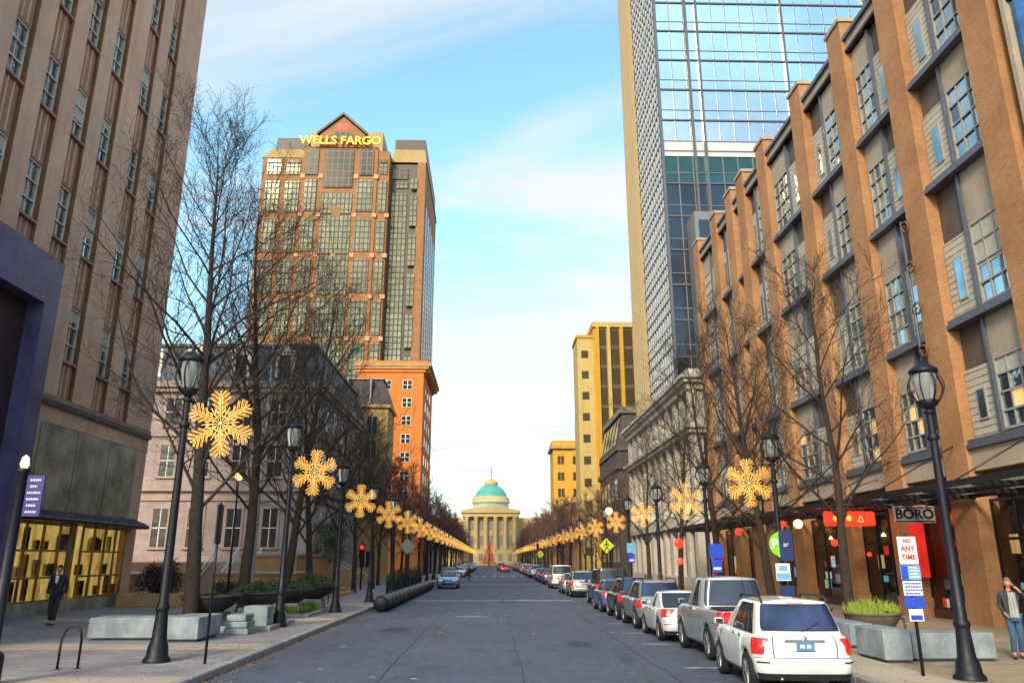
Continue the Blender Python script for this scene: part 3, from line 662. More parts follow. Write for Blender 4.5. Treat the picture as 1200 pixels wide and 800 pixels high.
for i in range(len(pil) - 1):
    ya, yb = pil[i] + 0.74, pil[i + 1] - 0.74; W = yb - ya
    for fi, (s, wt_, nx_) in enumerate(floors):
        if W < 1.6:
            big_window(ya + 0.1, yb - 0.1, s + 0.3, wt_, 1, 4, b, winglass)
            m = MB(); m.box(wx, wx + 0.1, ya, yb, wt_, nx_ - 0.3, tanpan); m.build('panel', b); continue
        near = (i % 2 == 0)          # big window on the near (small y) side?
        split = ya + W * 0.56 if near else ya + W * 0.44
        (wa, wb), (sa, sb) = ((ya, split), (split, yb)) if near else ((split, yb), (ya, split))
        big_window(wa + 0.12, wb - 0.1, s + 0.30, wt_, 3, 4, b, winglass)
        m = MB(); m.box(wx, wx + 0.12, wa + 0.06, wb - 0.03, wt_, nx_ - 0.08, tanpan); m.build('tan_panel', b)
        m = MB(); m.box(wx + 0.02, wx + 0.12, sa + 0.05, sb - 0.05, s + 0.25, wt_ - 0.1, siding); sp = m.build('siding_panel', b)
        c_ = (sa + sb) / 2; m = MB(); m.box(wx - 0.03, wx + 0.05, c_ - 0.26, c_ + 0.26, s + 0.85, wt_ - 0.9, frameg); m.box(wx - 0.035, wx - 0.03, c_ - 0.20, c_ + 0.20, s + 0.92, wt_ - 0.97, winglass); m.build('slim_window', sp)
        m = MB(); m.box(wx - 0.1, wx + 0.12, split - 0.07, split + 0.07, s + 0.25, nx_ - 0.05, steel); m.build('mullion_post', b)
for i in range(len(pil) - 1):
    ya, yb = pil[i] + 0.74, pil[i + 1] - 0.74
    for s in (6.44, 11.04, 16.8, 21.65): m = MB(); m.box(BX + 0.02, BX + 0.5, ya, yb, s - 0.14, s + 0.02, steel); m.box(BX + 0.10, BX + 0.5, ya, yb, s + 0.02, s + 0.20, steel); m.build('sill_beam', b)
    m = MB(); m.box(BX + 0.15, BX + 0.5, ya, yb, 5.5, 6.29, tanpan); m.build('tan_panel', b)
    m = MB(); m.box(BX + 0.12, BX + 0.52, ya, yb, 26.9, 27.05, dmetal); m.box(BX + 0.2, BX + 0.52, ya, yb, 27.06, 27.6, tanpan); m.box(BX + 0.05, BX + 0.6, ya, yb, 27.6, 27.8, steel); m.build('cornice', b)
# storefronts
litteal = glow('lit_teal_goods', (0.10, 0.42, 0.50), 0.25); litwhite = glow('lit_white_goods', (0.55, 0.62, 0.65), 0.25); added_pend = glow('added_shop_pendant', (1.0, 0.62, 0.28), 1.6)
redlit = glow('red_lit_interior', (0.7, 0.03, 0.02), 0.25)
for i in range(len(pil) - 1):
    ya, yb = pil[i] + 0.74, pil[i + 1] - 0.74
    m = MB(); X = BX + 0.55
    nv = max(1, round((yb - ya) / 1.3))
    for k in range(nv + 1): q = ya + (yb - ya) * k / nv; m.box(X, X + 0.1, q - 0.04, q + 0.04, 0.14, 4.5, dmetal)
    for z in (0.5, 3.1, 4.45): m.box(X, X + 0.1, ya, yb, z - 0.05, z + 0.05, dmetal)
    m.box(X - 0.02, X + 0.12, ya, yb, 0.1, 0.48, plain('stall_riser', (0.10, 0.03, 0.03), 0.5)); w_ = m.build('shop_window', b)
    m = MB(); m.box(X + 0.04, X + 0.06, ya, yb, 0.5, 4.45, clear); m.build('glass', w_)
    m = MB()
    for k in range(14):
        q = rs.uniform(ya + 0.1, yb - 0.5); z = rs.choice((0.55, 0.9, 1.4, 2.0, 2.6)); mt = rs.choice([curt[2], litteal, litwhite, warmglow, warmglow, curt[0], curt[3], redlit])  # some goods carry their own glow; warm ones added to light the canopy
        m.box(X + 0.25, X + 0.4, q, q + rs.uniform(0.12, 0.45), z, z + rs.uniform(0.2, 0.7), mt)
    m.build('window_display', w_)
    for k in range(2): q = ya + (yb - ya) * (0.3 + 0.4 * k); m = MB(); m.lathe([(0.02, 0.16), (0.10, 0.05), (0.11, 0.0), (0, 0.0)], 10, added_pend, c=(BX + 1.0, q, 3.45)); m.tube([(BX + 1.0, q, 3.6), (BX + 1.0, q, 5.3)], 0.01, 4, dmetal); m.build('added_pendant_lamp', w_)  # pendants added for a warm glow under the canopy
m = MB(); m.box(BX - 0.02, BX + 0.3, 31.75, 32.35, 1.7, 4.7, glow('red_pier_glow', (0.65, 0.02, 0.012), 0.2)); m.build('red_pier', b)  # pier brightened by a red glow of its own, no lamp inside
# louvred canopy along the shops
m = MB(); CX0, CZ = 14.0, 4.62
m.box(CX0, CX0 + 0.12, 8, 62, CZ - 0.09, CZ + 0.10, dmetal); m.box(BX - 0.25, BX - 0.13, 8, 62, CZ - 0.1, CZ + 0.1, dmetal); m.box(15.6, 15.7, 8, 62, CZ - 0.12, CZ + 0.06, dmetal)
y = 9.0
while y < 62: m.box(CX0 + 0.12, BX - 0.02, y - 0.06, y + 0.06, CZ - 0.13, CZ + 0.02, dmetal); y += 2.65
cf = m.build('canopy_frame', b); m = MB(); x = CX0 + 0.25; slatm = plain('canopy_slat', (0.34, 0.29, 0.23), 0.6)
while x < BX - 0.3: m.box(x, x + 0.11, 8, 62, CZ + 0.03, CZ + 0.07, slatm); x += 0.29
m.build('slats', cf)
for y in pil:
    m = MB(); m.tube([(CX0 + 0.1, y, CZ + 0.1), (BX, y, CZ + 1.9)], 0.03, 6, dmetal); m.build('tie_rod', cf)

# blue glass corner at the right edge
blueg = glass('deep_blue_glass', (0.08, 0.26, 0.60), 0.05, 0.8, 0.03, (0.02, 0.05, 0.16), 0.5)
b = thing('glass_corner_building', 'blue glass fronted building with pale vertical fins at the right edge', 'building', (BX, 16, 0))
m = MB(); m.box(BX + 0.45, 40, 6, 22.28, 0, 27.0, plain('corner_core', (0.06, 0.06, 0.08), 0.6)); m.build('wall', b)
for k, z in enumerate((5.5, 9.4, 13.3, 17.2, 21.1)):
    for ya, yb in ((6.2, 10), (10.2, 14), (14.2, 18), (18.2, 21.6)):
        m = MB(); m.box(BX + 0.3, BX + 0.4, ya, yb, z + 0.5, z + 3.7, blueg); m.build('glass_pane', b)
m = MB()
for y in (6.1, 10.1, 14.1, 18.1, 21.75): m.box(BX + 0.1, BX + 0.5, y - 0.1, y + 0.1, 4.9, 27, tanpan)
for z in (5.5, 9.4, 13.3, 17.2, 21.1, 25): m.box(BX + 0.2, BX + 0.5, 6, 22.0, z - 0.1, z + 0.35, dmetal)
m.build('fins', b)
m = MB(); 
for k in range(7): m.box(BX + 0.3, BX + 0.4, 7 + k * 2.4, 7.1 + k * 2.4, 0.14, 4.6, dmetal)
m.box(BX + 0.28, BX + 0.42, 6, 22.2, 0.1, 0.9, plain('oxblood_riser', (0.14, 0.02, 0.02), 0.5)); m.box(BX + 0.28, BX + 0.42, 6, 22.2, 4.0, 4.9, dmetal)
m.build('shopfront', b)
m = MB(); m.box(BX + 0.38, BX + 0.40, 6.1, 22.2, 0.9, 4.0, darkwin); m.build('shop_glass', b)

# ---- classical stone podium building
podst = surf('grey_limestone', (0.62, 0.56, 0.48), (0.48, 0.43, 0.37), 0.8, 0.85)
poddk = plain('podium_dark_glass', (0.06, 0.055, 0.06), 0.2, 0.3)
PYa, PYb, PH = 66.0, 98.0, 18.6
b = thing('stone_podium_building', 'pale grey classical stone building with tall pilasters and cornices below the glass tower', 'building', (BX, 82, 0))
m = MB(); m.box(BX + 0.6, 44, PYa + 0.6, PYb, 0, 17.6, podst)
npil = 11; step = (PYb - PYa) / (npil - 1)
for z0, z1, dpt in ((0, 0.9, 0.1), (5.2, 6.3, 0.25), (13.1, 13.5, 0.35), (17.0, 17.6, 0.2)): m.box(BX - dpt, 44, PYa - dpt, PYb, z0, z1, podst)
m.build('wall', b)
m = MB(); m.box(BX - 0.55, 44, PYa - 0.55, PYb + 0.3, 17.6, 17.95, podst); m.box(BX - 0.8, 44, PYa - 0.8, PYb + 0.4, 17.95, 18.25, podst); m.box(BX - 0.1, 44, PYa - 0.1, PYb, 18.25, 18.9, podst)
m.box(BX - 0.6, 44, PYa - 0.6, PYb + 0.2, 13.5, 13.85, podst); m.build('cornice', b)
for i in range(npil):
    y = PYa + 0.55 + i * (PYb - PYa - 1.1) / (npil - 1)
    m = MB(); m.box(BX, BX + 0.6, y - 0.42, y + 0.42, 6.3, 13.1, podst); m.box(BX - 0.06, BX + 0.6, y - 0.5, y + 0.5, 12.6, 13.1, podst); m.box(BX - 0.06, BX + 0.6, y - 0.5, y + 0.5, 6.3, 6.7, podst)
    m.box(BX, BX + 0.6, y - 0.5, y + 0.5, 0.9, 5.2, podst); m.box(BX + 0.1, BX + 0.6, y - 0.7, y + 0.7, 13.85, 17.0, podst); m.build('pilaster', b)
    if i < npil - 1:
        yn = y + (PYb - PYa - 1.1) / (npil - 1)
        for z0, z1 in ((1.0, 5.0), (6.4, 9.4), (9.9, 12.9), (14.4, 16.6)):
            m = MB(); m.box(BX + 0.40, BX + 0.46, y + 0.5, yn - 0.5, z0, z1, poddk); m.box(BX + 0.34, BX + 0.4, (y + yn) / 2 - 0.04, (y + yn) / 2 + 0.04, z0, z1, podst); m.box(BX + 0.34, BX + 0.4, y + 0.5, yn - 0.5, (z0 + z1) / 2 - 0.03, (z0 + z1) / 2 + 0.03, podst); m.build('window', b)
for k in range(7):
    x = BX + 0.6 + k * 2.6; m = MB(); m.box(x - 0.42, x + 0.42, PYa, PYa + 0.6, 6.3, 13.1, podst); m.box(x - 0.7, x + 0.7, PYa + 0.1, PYa + 0.6, 13.85, 17.0, podst); m.build('pilaster', b)
    m = MB(); m.box(x + 0.5, x + 2.1, PYa + 0.5, PYa + 0.58, 6.5, 12.8, poddk); m.build('window', b)

# ---- glass tower on the podium
TX, TY, TH = 19.2, 77.0, 112.0
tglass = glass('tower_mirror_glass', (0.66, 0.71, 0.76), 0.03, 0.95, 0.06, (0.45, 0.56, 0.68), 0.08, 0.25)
trefl_dark = glass('tower_dark_reflection_glass', (0.03, 0.05, 0.085), 0.06, 0.45, 0.05, (0.012, 0.02, 0.035), 0.12, 0.4)
trefl_teal = glass('tower_teal_reflection_glass', (0.02, 0.12, 0.12), 0.08, 0.4, 0.05, (0.015, 0.05, 0.06), 0.12, 0.4)
alum = plain('tower_aluminium', (0.20, 0.20, 0.22), 0.5, 0.4)
alumd = plain('tower_dark_aluminium', (0.12, 0.12, 0.15), 0.45, 0.5)
finm = plain('tower_grey_fin', (0.56, 0.55, 0.56), 0.5, 0.1)
sungoldf = plain('tower_sun_gold_stone', (0.44, 0.32, 0.18), 0.7)  # gold of the sunlight put into the colour of the stone edge
b = thing('glass_tower', 'tall mirrored glass tower with grey finned side, rising above the stone podium', 'tower', (TX, TY, 18.9))
m = MB(); m.box(TX + 0.3, 58, TY + 0.3, 97.5, 18.9, TH, alumd); m.build('core', b)
fz = [18.9 + 4.05 * k for k in range(24)]
front = [(TX + 0.15, 22.7), (22.7, 24.4), (24.4, 34.6), (34.6, 45), (45, 57.5)]
for k in range(23):
    z0, z1 = fz[k], fz[k + 1]
    for x0, x1 in front[:4]:
        mt = tglass if z0 > 46.5 else (trefl_teal if z0 > 37 and k % 2 == 0 else trefl_dark)  # dark reflection on the lower floors put into a darker glass colour
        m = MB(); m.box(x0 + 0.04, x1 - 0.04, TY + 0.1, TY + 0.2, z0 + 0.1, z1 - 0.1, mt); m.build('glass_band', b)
m = MB()
for z in fz: m.box(TX, 57.5, TY - 0.02, TY + 0.3, z - 0.09, z + 0.09, alumd); m.box(TX, 57.5, TY + 0.04, TY + 0.3, z + 1.3, z + 1.38, alum)
m.box(TX, 57.5, TY + 0.0, TY + 0.35, 46.6, 48.4, finm)
m.build('floor_bars', b)
m = MB(); x = TX
while x < 57.5: m.box(x - 0.045, x + 0.045, TY + 0.02, TY + 0.3, 18.9, TH, alum); x += 1.72
for x in (TX, 22.9, 24.2, 34.6, 45.0): m.box(x - 0.14, x + 0.14, TY - 0.28, TY + 0.3, 18.9, TH, alumd)
m.build('mullions', b)
m = MB()
for k in range(23): m.box(TX + 0.1, TX + 0.2, TY, 91, fz[k] + 0.12, fz[k + 1] - 0.12, glass('side_glass_a', (0.09, 0.10, 0.125), 0.08, 0.6, 0.05) if k == 0 else MATS['side_glass_a'])
m.build('side_glass', b)
m = MB(); y = TY + 0.3; q = 0
while y < 90.5: m.box(TX + 0.02, TX + 0.15, y - 0.20, y + 0.20, 18.9, TH, finm); y += 1.12; q += 1
for z in fz:
    m.box(TX - 0.02, TX + 0.2, TY, 90.5, z - 0.22, z + 0.22, finm); m.box(TX + 0.0, TX + 0.2, TY, 90.5, z + 1.25, z + 1.5, alumd); m.box(TX + 0.0, TX + 0.2, TY, 90.5, z + 2.6, z + 2.85, alumd)
m.build('side_fins', b)
m = MB(); m.box(TX - 0.35, TX + 0.3, 90.6, 97.6, 18.9, TH, sungoldf)
for k in range(6): m.box(TX - 0.5, TX - 0.35, 90.9 + k * 1.15, 91.3 + k * 1.15, 18.9, TH, sungoldf)
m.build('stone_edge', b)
m = MB(); m.box(21.4, 24.6, TY - 3.2, TY, 18.9, 38.2, alum); m.box(21.8, 24.2, TY - 3.25, TY - 3.21, 20, 37.2, trefl_dark)
for z in range(20, 38, 3): m.box(21.4, 24.6, TY - 3.3, TY - 3.2, z - 0.07, z + 0.07, alum)
m.box(22.95, 23.05, TY - 3.3, TY - 3.2, 18.9, 38.2, alum); m.build('lift_shaft', b)

# ---- dark mansard building
dkst = surf('dark_brown_stone', (0.115, 0.085, 0.08), (0.08, 0.058, 0.055), 0.8, 0.8); dkgl = glass('grey_loft_glass', (0.40, 0.42, 0.44), 0.1, 0.6, 0.05)
b = thing('dark_corner_building', 'dark brown building with sloping roof between the stone podium and the yellow tower', 'building', (BX, 114, 0))
m = MB(); m.box(BX, 34, 105.6, 124, 0, 17.0, dkst); m.box(BX - 0.3, 34, 105.2, 124.3, 14.4, 15.1, dkst); m.build('wall', b)
m = MB(); m.add([(BX - 0.2, 105.3, 17), (34, 105.3, 17), (34, 124, 17), (BX - 0.2, 124, 17), (BX + 1.0, 106.5, 22.4), (33, 106.5, 22.4), (33, 123, 22.4), (BX + 1.0, 123, 22.4)],
      [(0, 1, 5, 4), (1, 2, 6, 5), (2, 3, 7, 6), (3, 0, 4, 7), (4, 5, 6, 7)], dkst); m.box(BX + 0.6, 33.3, 106.1, 123.4, 22.4, 23.2, surf('roof_rim', (0.26, 0.22, 0.20), None, 1.0)); m.build('roof', b)
for k in range(5):
    y = 108 + k * 3.3
    for z in (2, 6, 10.4): m = MB(); m.box(BX - 0.05, BX - 0.02, y - 1.1, y + 1.1, z, z + 2.8, dkgl); m.build('window', b)
    m = MB(); m.add([(BX - 0.08, y - 1.1, 18), (BX - 0.08, y + 1.1, 18), (BX + 0.72, y + 1.1, 21.8), (BX + 0.72, y - 1.1, 21.8)], [(0, 3, 2, 1)], dkgl); m.build('roof_window', b)

# ---- yellow slab tower
yst = surf('yellow_stone', (0.62, 0.34, 0.035), (0.54, 0.29, 0.03), 0.4, 0.8); ypale = surf('pale_yellow_stone', (0.60, 0.44, 0.16), (0.53, 0.38, 0.13), 0.4, 0.8)
ydk = plain('yellow_tower_dark_bay', (0.06, 0.04, 0.02), 0.4, 0.2)
b = thing('yellow_tower', 'tall yellow office tower with dark vertical window bays beyond the dark corner building', 'tower', (20, 132, 0))
m = MB(); m.box(17.9, 40, 130, 150, 0, 43.0, yst); m.box(17.7, 40, 129.6, 150.2, 42.4, 43.3, ypale); m.box(15.0, 17.89, 130.1, 137, 0, 40.4, ypale); m.box(14.8, 17.9, 129.9, 137.2, 40.4, 40.9, yst); m.build('wall', b)
m = MB()
for x in (18.6, 20.6, 22.9, 25.3, 27.7): m.box(x - 0.28, x + 0.28, 129.5, 130, 0, 42.4, ypale if x == 20.6 else yst)
m.build('fins', b)
for x0, x1 in ((19.0, 20.2), (21.0, 22.5), (23.4, 24.9), (25.8, 27.3)):
    for k in range(11):
        z = 3.5 + k * 3.55; m = MB(); m.box(x0, x1, 129.93, 129.97, z, z + 2.9, ydk); m.box(x0, x1, 129.90, 129.97, z + 2.92, z + 3.53, brownpan); m.build('window', b)
for k in range(10):
    z = 3.0 + k * 3.75
    m = MB(); m.box(15.7, 16.9, 130.04, 130.08, z, z + 1.35, ydk); m.build('window', b)
# ---- small golden building with hip roof
b = thing('amber_corner_building', 'small amber stone building with overhanging eaves, furthest tall block on the right', 'building', (17, 182, 0))
amb = surf('amber_stone', (0.72, 0.38, 0.05), (0.62, 0.31, 0.04), 0.4, 0.8)
m = MB(); m.box(14.4, 30, 180, 190, 0, 27.6, amb); m.build('wall', b)
m = MB(); m.box(13.8, 30.5, 179.3, 190.5, 27.6, 28.3, tansto); m.box(14.2, 30, 179.8, 190, 28.3, 29.6, amb); m.build('roof', b)
for z in (24, 20.2, 16.4, 12.4, 8.4):
    for x in (16.2, 19.8):
        m = MB(); m.box(x - 0.75, x + 0.75, 179.93, 179.97, z, z + 1.9, ydk); m.box(x - 0.05, x + 0.05, 179.9, 179.93, z, z + 1.9, ypale); m.build('window', b)

# ---- low distant blocks behind the tree rows, left and right
far1 = surf('far_red_brick', (0.30, 0.15, 0.11), (0.24, 0.12, 0.09), 0.5); far2 = surf('far_cream', (0.42, 0.36, 0.28), (0.34, 0.29, 0.22), 0.5)
for (nm, lab, x0, x1, ya, yb, H, mt) in (
    ('shop_block', 'low red brick shop block behind the far left street trees', -34, -14.5, 137, 149, 10, far1),
    ('shop_block', 'cream shop block beyond the bank tower on the left', -34, -14, 186, 215, 12, far2),
    ('shop_block', 'furthest red brick block on the left, near the domed capitol', -36, -14, 218, 250, 10, far1),
    ('shop_block', 'red brick block behind the right street trees between the yellow tower and amber building', 15, 34, 151, 178, 13, far1),
    ('shop_block', 'furthest cream block on the right, beyond the amber building', 15, 36, 200, 250, 11, far2)):
    b = thing(nm, lab, 'building', ((x0 + x1) / 2, ya, 0), None)
    m = MB(); m.box(x0, x1, ya, yb, 0, H, mt); m.build('wall', b); m = MB(); m.box(x0 - 0.3, x1 + 0.3, ya - 0.3, yb + 0.3, H, H + 0.5, pinktrim); m.build('cornice', b)
    fx = x1 if x1 < 0 else x0; sgn = 1 if x1 < 0 else -1
    n_ = int((yb - ya) // 4)
    for k in range(n_):
        y = ya + 2 + k * 4
        for z in (1, 4.6, 8.0):
            if z + 1.8 > H: continue
            m = MB(); m.box(fx + sgn * 0.02, fx + sgn * 0.05, y - 0.8, y + 0.8, z, z + 1.8, darkwin); m.build('window', b)

# ---- the capitol
capst = surf('capitol_stone', (0.60, 0.44, 0.21), (0.50, 0.36, 0.17), 0.3, 0.85); copper = surf('verdigris_copper', (0.10, 0.42, 0.36), (0.07, 0.32, 0.29), 0.5, 0.6); paledrum = surf('pale_green_drum', (0.48, 0.56, 0.46), (0.42, 0.49, 0.40), 0.5)
cwin = plain('capitol_window', (0.30, 0.28, 0.24), 0.2, 0.3)
CY = 300.0; cxm = -0.4
b = thing('capitol_building', 'domed neoclassical stone capitol with columned front closing the end of the street', 'capitol', (cxm, CY, 0))
m = MB(); m.box(cxm - 10.5, cxm + 10.5, CY + 2, CY + 50, 0, 19.6, capst); m.box(cxm - 24, cxm + 24, CY + 14, CY + 38, 0, 18.5, capst)
m.box(cxm - 10.8, cxm + 10.8, CY, CY + 2.5, 0, 6.0, capst); m.box(cxm - 10.9, cxm + 10.9, CY - 0.3, CY + 50, 18.2, 19.6, capst); m.box(cxm - 11.5, cxm + 11.5, CY - 0.9, CY + 50, 19.6, 20.6, capst)
m.prism([(cxm - 11.5, 20.6), (cxm + 11.5, 20.6), (cxm, 22.6)], 'y', CY - 0.7, CY + 12, capst)
m.build('wall', b)
for x in (-9.2, -5.6, -1.9, 1.9, 5.6, 9.2):
    m = MB(); m.lathe([(0.95, 6.0), (0.85, 6.4), (0.80, 7), (0.72, 16.8), (0.95, 17.4), (1.05, 18.2)], 12, capst, c=(cxm + x, CY + 0.6, 0)); m.build('column', b)
for x in (-7.4, -3.7, 0, 3.7, 7.4):
    for z, h in ((7.6, 3.6), (13.2, 3.0), (1.8, 2.6)):
        m = MB(); y_ = CY + 1.9 if z > 5 else CY - 0.06; m.box(cxm + x - 0.8, cxm + x + 0.8, y_, y_ + 0.08, z, z + h, cwin); m.build('window', b)
m = MB(); m.lathe([(8.2, 19.6), (8.2, 21.4), (7.5, 21.6), (7.3, 24.6), (7.9, 24.8), (7.9, 25.3), (7.2, 25.5)], 32, paledrum, c=(cxm, CY + 22, 0)); d = m.build('drum', b)
m = MB(); m.lathe([(7.0 * math.cos(a), 25.4 + 7.2 * math.sin(a)) for a in [k * 1.32 / 10 for k in range(11)]], 32, copper, c=(cxm, CY + 22, 0)); m.lathe([(2.6, 32.0), (2.9, 32.4), (2.8, 33.6), (2.1, 34.0), (1.2, 34.6), (0.4, 35)], 16, capst, c=(cxm, CY + 22, 0)); dm = m.build('dome', b)
m = MB(); m.lathe([(7.75, 25.3), (7.6, 26.9), (6.9, 27.3)], 32, capst, c=(cxm, CY + 22, 0)); m.build('dome_ring', b)
m = MB(); m.tube([(cxm, CY + 22, 34.8), (cxm, CY + 22, 39.5)], 0.14, 6, dmetal); m.build('flagpole', dm)
m = MB(); 
for i in range(6): m.box(cxm - 7, cxm + 7, CY - 6 + i * 0.9, CY, 0.1 + i * 0.22, 0.1 + (i + 1) * 0.22, capst)
m.build('steps', b)
# ================================================================== VEHICLES
tyrem = plain('tyre_rubber', (0.018, 0.018, 0.02), 0.85, 0, 0.3); rimm = plain('alloy_rim', (0.50, 0.50, 0.52), 0.3, 0.85)
cglass = glass('car_glass', (0.045, 0.055, 0.085), 0.03, 0.35, 0.02); cglassb = glass('car_glass_blue', (0.045, 0.075, 0.19), 0.04, 0.45, 0.02, (0.02, 0.025, 0.05), 1.2)
ctrim = plain('black_plastic', (0.02, 0.02, 0.022), 0.6); chrome = plain('chrome', (0.75, 0.75, 0.75), 0.12, 1.0)
def lens(name, c, e=0.35):
    m, nt, b = base(name); b.inputs['Base Color'].default_value = c4(c); b.inputs['Roughness'].default_value = 0.12; b.inputs['Coat Weight'].default_value = 0.8
    b.inputs['Emission Color'].default_value = c4(c); b.inputs['Emission Strength'].default_value = e; return m
redlens = lens('red_lamp_lens', (0.62, 0.015, 0.015), 0.10); clearlens = lens('clear_lamp_lens', (0.75, 0.76, 0.78), 0.0); platem = plain('number_plate', (0.10, 0.22, 0.42), 0.4); plate2 = plain('number_plate_pale', (0.62, 0.62, 0.60), 0.4)
def carpaint(name, c, metal=0.25, rough=0.28):
    m, nt, b = base(name); t = nt.nodes.new('ShaderNodeTexCoord'); s = nt.nodes.new('ShaderNodeSeparateXYZ'); nt.links.new(t.outputs['Object'], s.inputs[0])
    f = noise(nt, t.outputs['Object'], 2.2, 4, lo=0.4, hi=0.75)
    low = nt.nodes.new('ShaderNodeMapRange'); low.inputs[1].default_value = 0.2; low.inputs[2].default_value = 0.75; low.inputs[3].default_value = 0.55; low.inputs[4].default_value = 0.0
    nt.links.new(s.outputs[2], low.inputs[0])      # road grime thrown up from below
    k = math_(nt, 'MULTIPLY', f, low.outputs[0]); col = mixc(nt, k, c, (0.16, 0.145, 0.12)); nt.links.new(col, b.inputs['Base Color'])
    b.inputs['Metallic'].default_value = metal; nt.links.new(math_(nt, 'ADD', math_(nt, 'MULTIPLY', k, 0.5), rough), b.inputs['Roughness'])
    b.inputs['Coat Weight'].default_value = 0.7; b.inputs['Coat Roughness'].default_value = 0.06; return m
PAINT = {k: carpaint('car_paint_' + k, c, mt) for k, c, mt in (('white', (0.74, 0.73, 0.70), 0.0), ('silver', (0.50, 0.51, 0.54), 0.55), ('pearl', (0.66, 0.66, 0.65), 0.2), ('grey', (0.30, 0.31, 0.35), 0.5), ('black', (0.022, 0.022, 0.028), 0.2),
    ('maroon', (0.10, 0.02, 0.03), 0.3), ('tan', (0.48, 0.43, 0.36), 0.45), ('skyblue', (0.16, 0.34, 0.62), 0.4), ('blue', (0.05, 0.11, 0.30), 0.3), ('red', (0.60, 0.025, 0.03), 0.1), ('pink', (0.55, 0.22, 0.28), 0.2))}
class Shell:
    """half-loop levels wrapped from the rear centre round the right side to the front centre"""
    NR, NC, NS = 5, 6, 44
    def __init__(s, levels, L, zfun=None): s.lv = levels; s.L = L; s.zf = zfun; s.n = 2 * (s.NR + s.NC) + s.NS + 1; s.loops = [s.loop(k) for k in range(len(levels))]
    def loop(s, k):
        yr, yf, hw, z, rr, rf, bul = s.lv[k]; P = []
        for i in range(s.NR): P.append(((hw - rr) * i / s.NR, yr))
        for i in range(s.NC): a = (PI / 2) * i / s.NC; P.append((hw - rr + rr * math.sin(a), yr + rr * (1 - math.cos(a))))
        for i in range(s.NS + 1): P.append((hw, yr + rr + (yf - rf - yr - rr) * i / s.NS))
        for i in range(1, s.NC + 1): a = (PI / 2) * i / s.NC; P.append((hw - rf + rf * math.cos(a), yf - rf + rf * math.sin(a)))
        for i in range(1, s.NR + 1): P.append(((hw - rf) * (1 - i / s.NR), yf))
        out = []
        ym = (yr + yf) / 2
        for x, y in P:
            t = (y - ym) / ((yf - yr) / 2 + 1e-6)
            xx = x * (1 - 0.055 * abs(t) ** 3.5)
            yy = y + bul * (x / hw) ** 2 * (1 if y < ym else -1) * (1 if abs(t) > 0.5 else 0) * (1.0 if y < ym else 2.2)
            zz = z if not s.zf else s.zf(k, z, yy)
            out.append((xx, yy, zz))
        return out
    def P(s, i, t):
        t = max(0, min(len(s.lv) - 1.0001, t)); k = int(t); f = t - k
        i = max(0, min(s.n - 1, i)); i0 = int(i); i1 = min(s.n - 1, i0 + 1); g_ = i - i0
        def lp(K): a, b_ = s.loops[K][i0], s.loops[K][i1]; return [a[q] + (b_[q] - a[q]) * g_ for q in range(3)]
        a, b_ = lp(k), lp(k + 1); return Vector([a[q] + (b_[q] - a[q]) * f for q in range(3)])
    def Nn(s, i, t):
        e = 0.35; u = s.P(i + e, t) - s.P(i - e, t); v = s.P(i, t + 0.12) - s.P(i, t - 0.12); n = u.cross(v)
        if i < 0.5: n = Vector((0, u.x, 0)).cross(v) if False else Vector((1, 0, 0)).cross(v)
        if i > s.n - 1.5: n = Vector((-1, 0, 0)).cross(v)
        return n.normalized()
    def iy(s, y, k=0):
        """index on the side of level k where the loop passes y"""
        lp = s.loops[k]
        for i in range(s.NR + 1, s.n):
            if lp[i][1] >= y:
                a, b_ = lp[i - 1][1], lp[i][1]; return i - 1 + (y - a) / (b_ - a + 1e-9)
        return s.n - 1
    def shell(s, m, mt, sub=1):
        K = len(s.lv); 
        for sg in (1, -1):
            vs = []; fs = []
            for k in range(K): vs += [(p[0] * sg, p[1], p[2]) for p in s.loops[k]]
            for k in range(K - 1):
                for i in range(s.n - 1):
                    f = (k * s.n + i, k * s.n + i + 1, (k + 1) * s.n + i + 1, (k + 1) * s.n + i); fs.append(f if sg > 0 else f[::-1])
            m.add(vs, fs, mt, True)
    def lid(s, m, mt, k, crown, nx=8, up=True, y0=None, y1=None):
        vs = []; fs = []; lp = s.loops[k]
        for x, y, z in lp:
            for j in range(nx + 1):
                u = 1 - 2 * j / nx; vs.append((x * u, y, z + crown * (1 - u * u) * min(1, abs(x) / 0.5)))
        for i in range(s.n - 1):
            if y0 is not None and not (y0 <= lp[i][1] and lp[i + 1][1] <= y1): continue
            for j in range(nx):
                f = (i * (nx + 1) + j, (i + 1) * (nx + 1) + j, (i + 1) * (nx + 1) + j + 1, i * (nx + 1) + j + 1); fs.append(f[::-1] if not up else f)
        m.add(vs, fs, mt, True)
    def patch(s, m, mt, i0, i1, t0, t1, off=0.006, sides=(1, -1), ni=10, ntt=5, rim=True, round_=0.0, shear=0.0):
        """a panel following the shell; i0<0 spans the centre line"""
        for sg in sides:
            vs = []; fs = []
            for a in range(ntt + 1):
                t = t0 + (t1 - t0) * a / ntt
                for b_ in range(ni + 1):
                    q = a / ntt; lo = i0 + shear * (1 - q) if i0 >= 0 else i0; hi = i1; sh = round_ * abs(2 * q - 1) ** 7 * (i1 - lo); lo += sh; hi -= sh; i = lo + (hi - lo) * b_ / ni
                    fl = 1
                    if i < 0: i = -i; fl = -1
                    p = s.P(i, t) + s.Nn(i, t) * off; vs.append((p.x * sg * fl, p.y, p.z))
            for a in range(ntt):
                for b_ in range(ni):
                    f = (a * (ni + 1) + b_, a * (ni + 1) + b_ + 1, (a + 1) * (ni + 1) + b_ + 1, (a + 1) * (ni + 1) + b_); fs.append(f if sg > 0 else f[::-1])
            m.add(vs, fs, mt, True)
            if i0 < 0: break
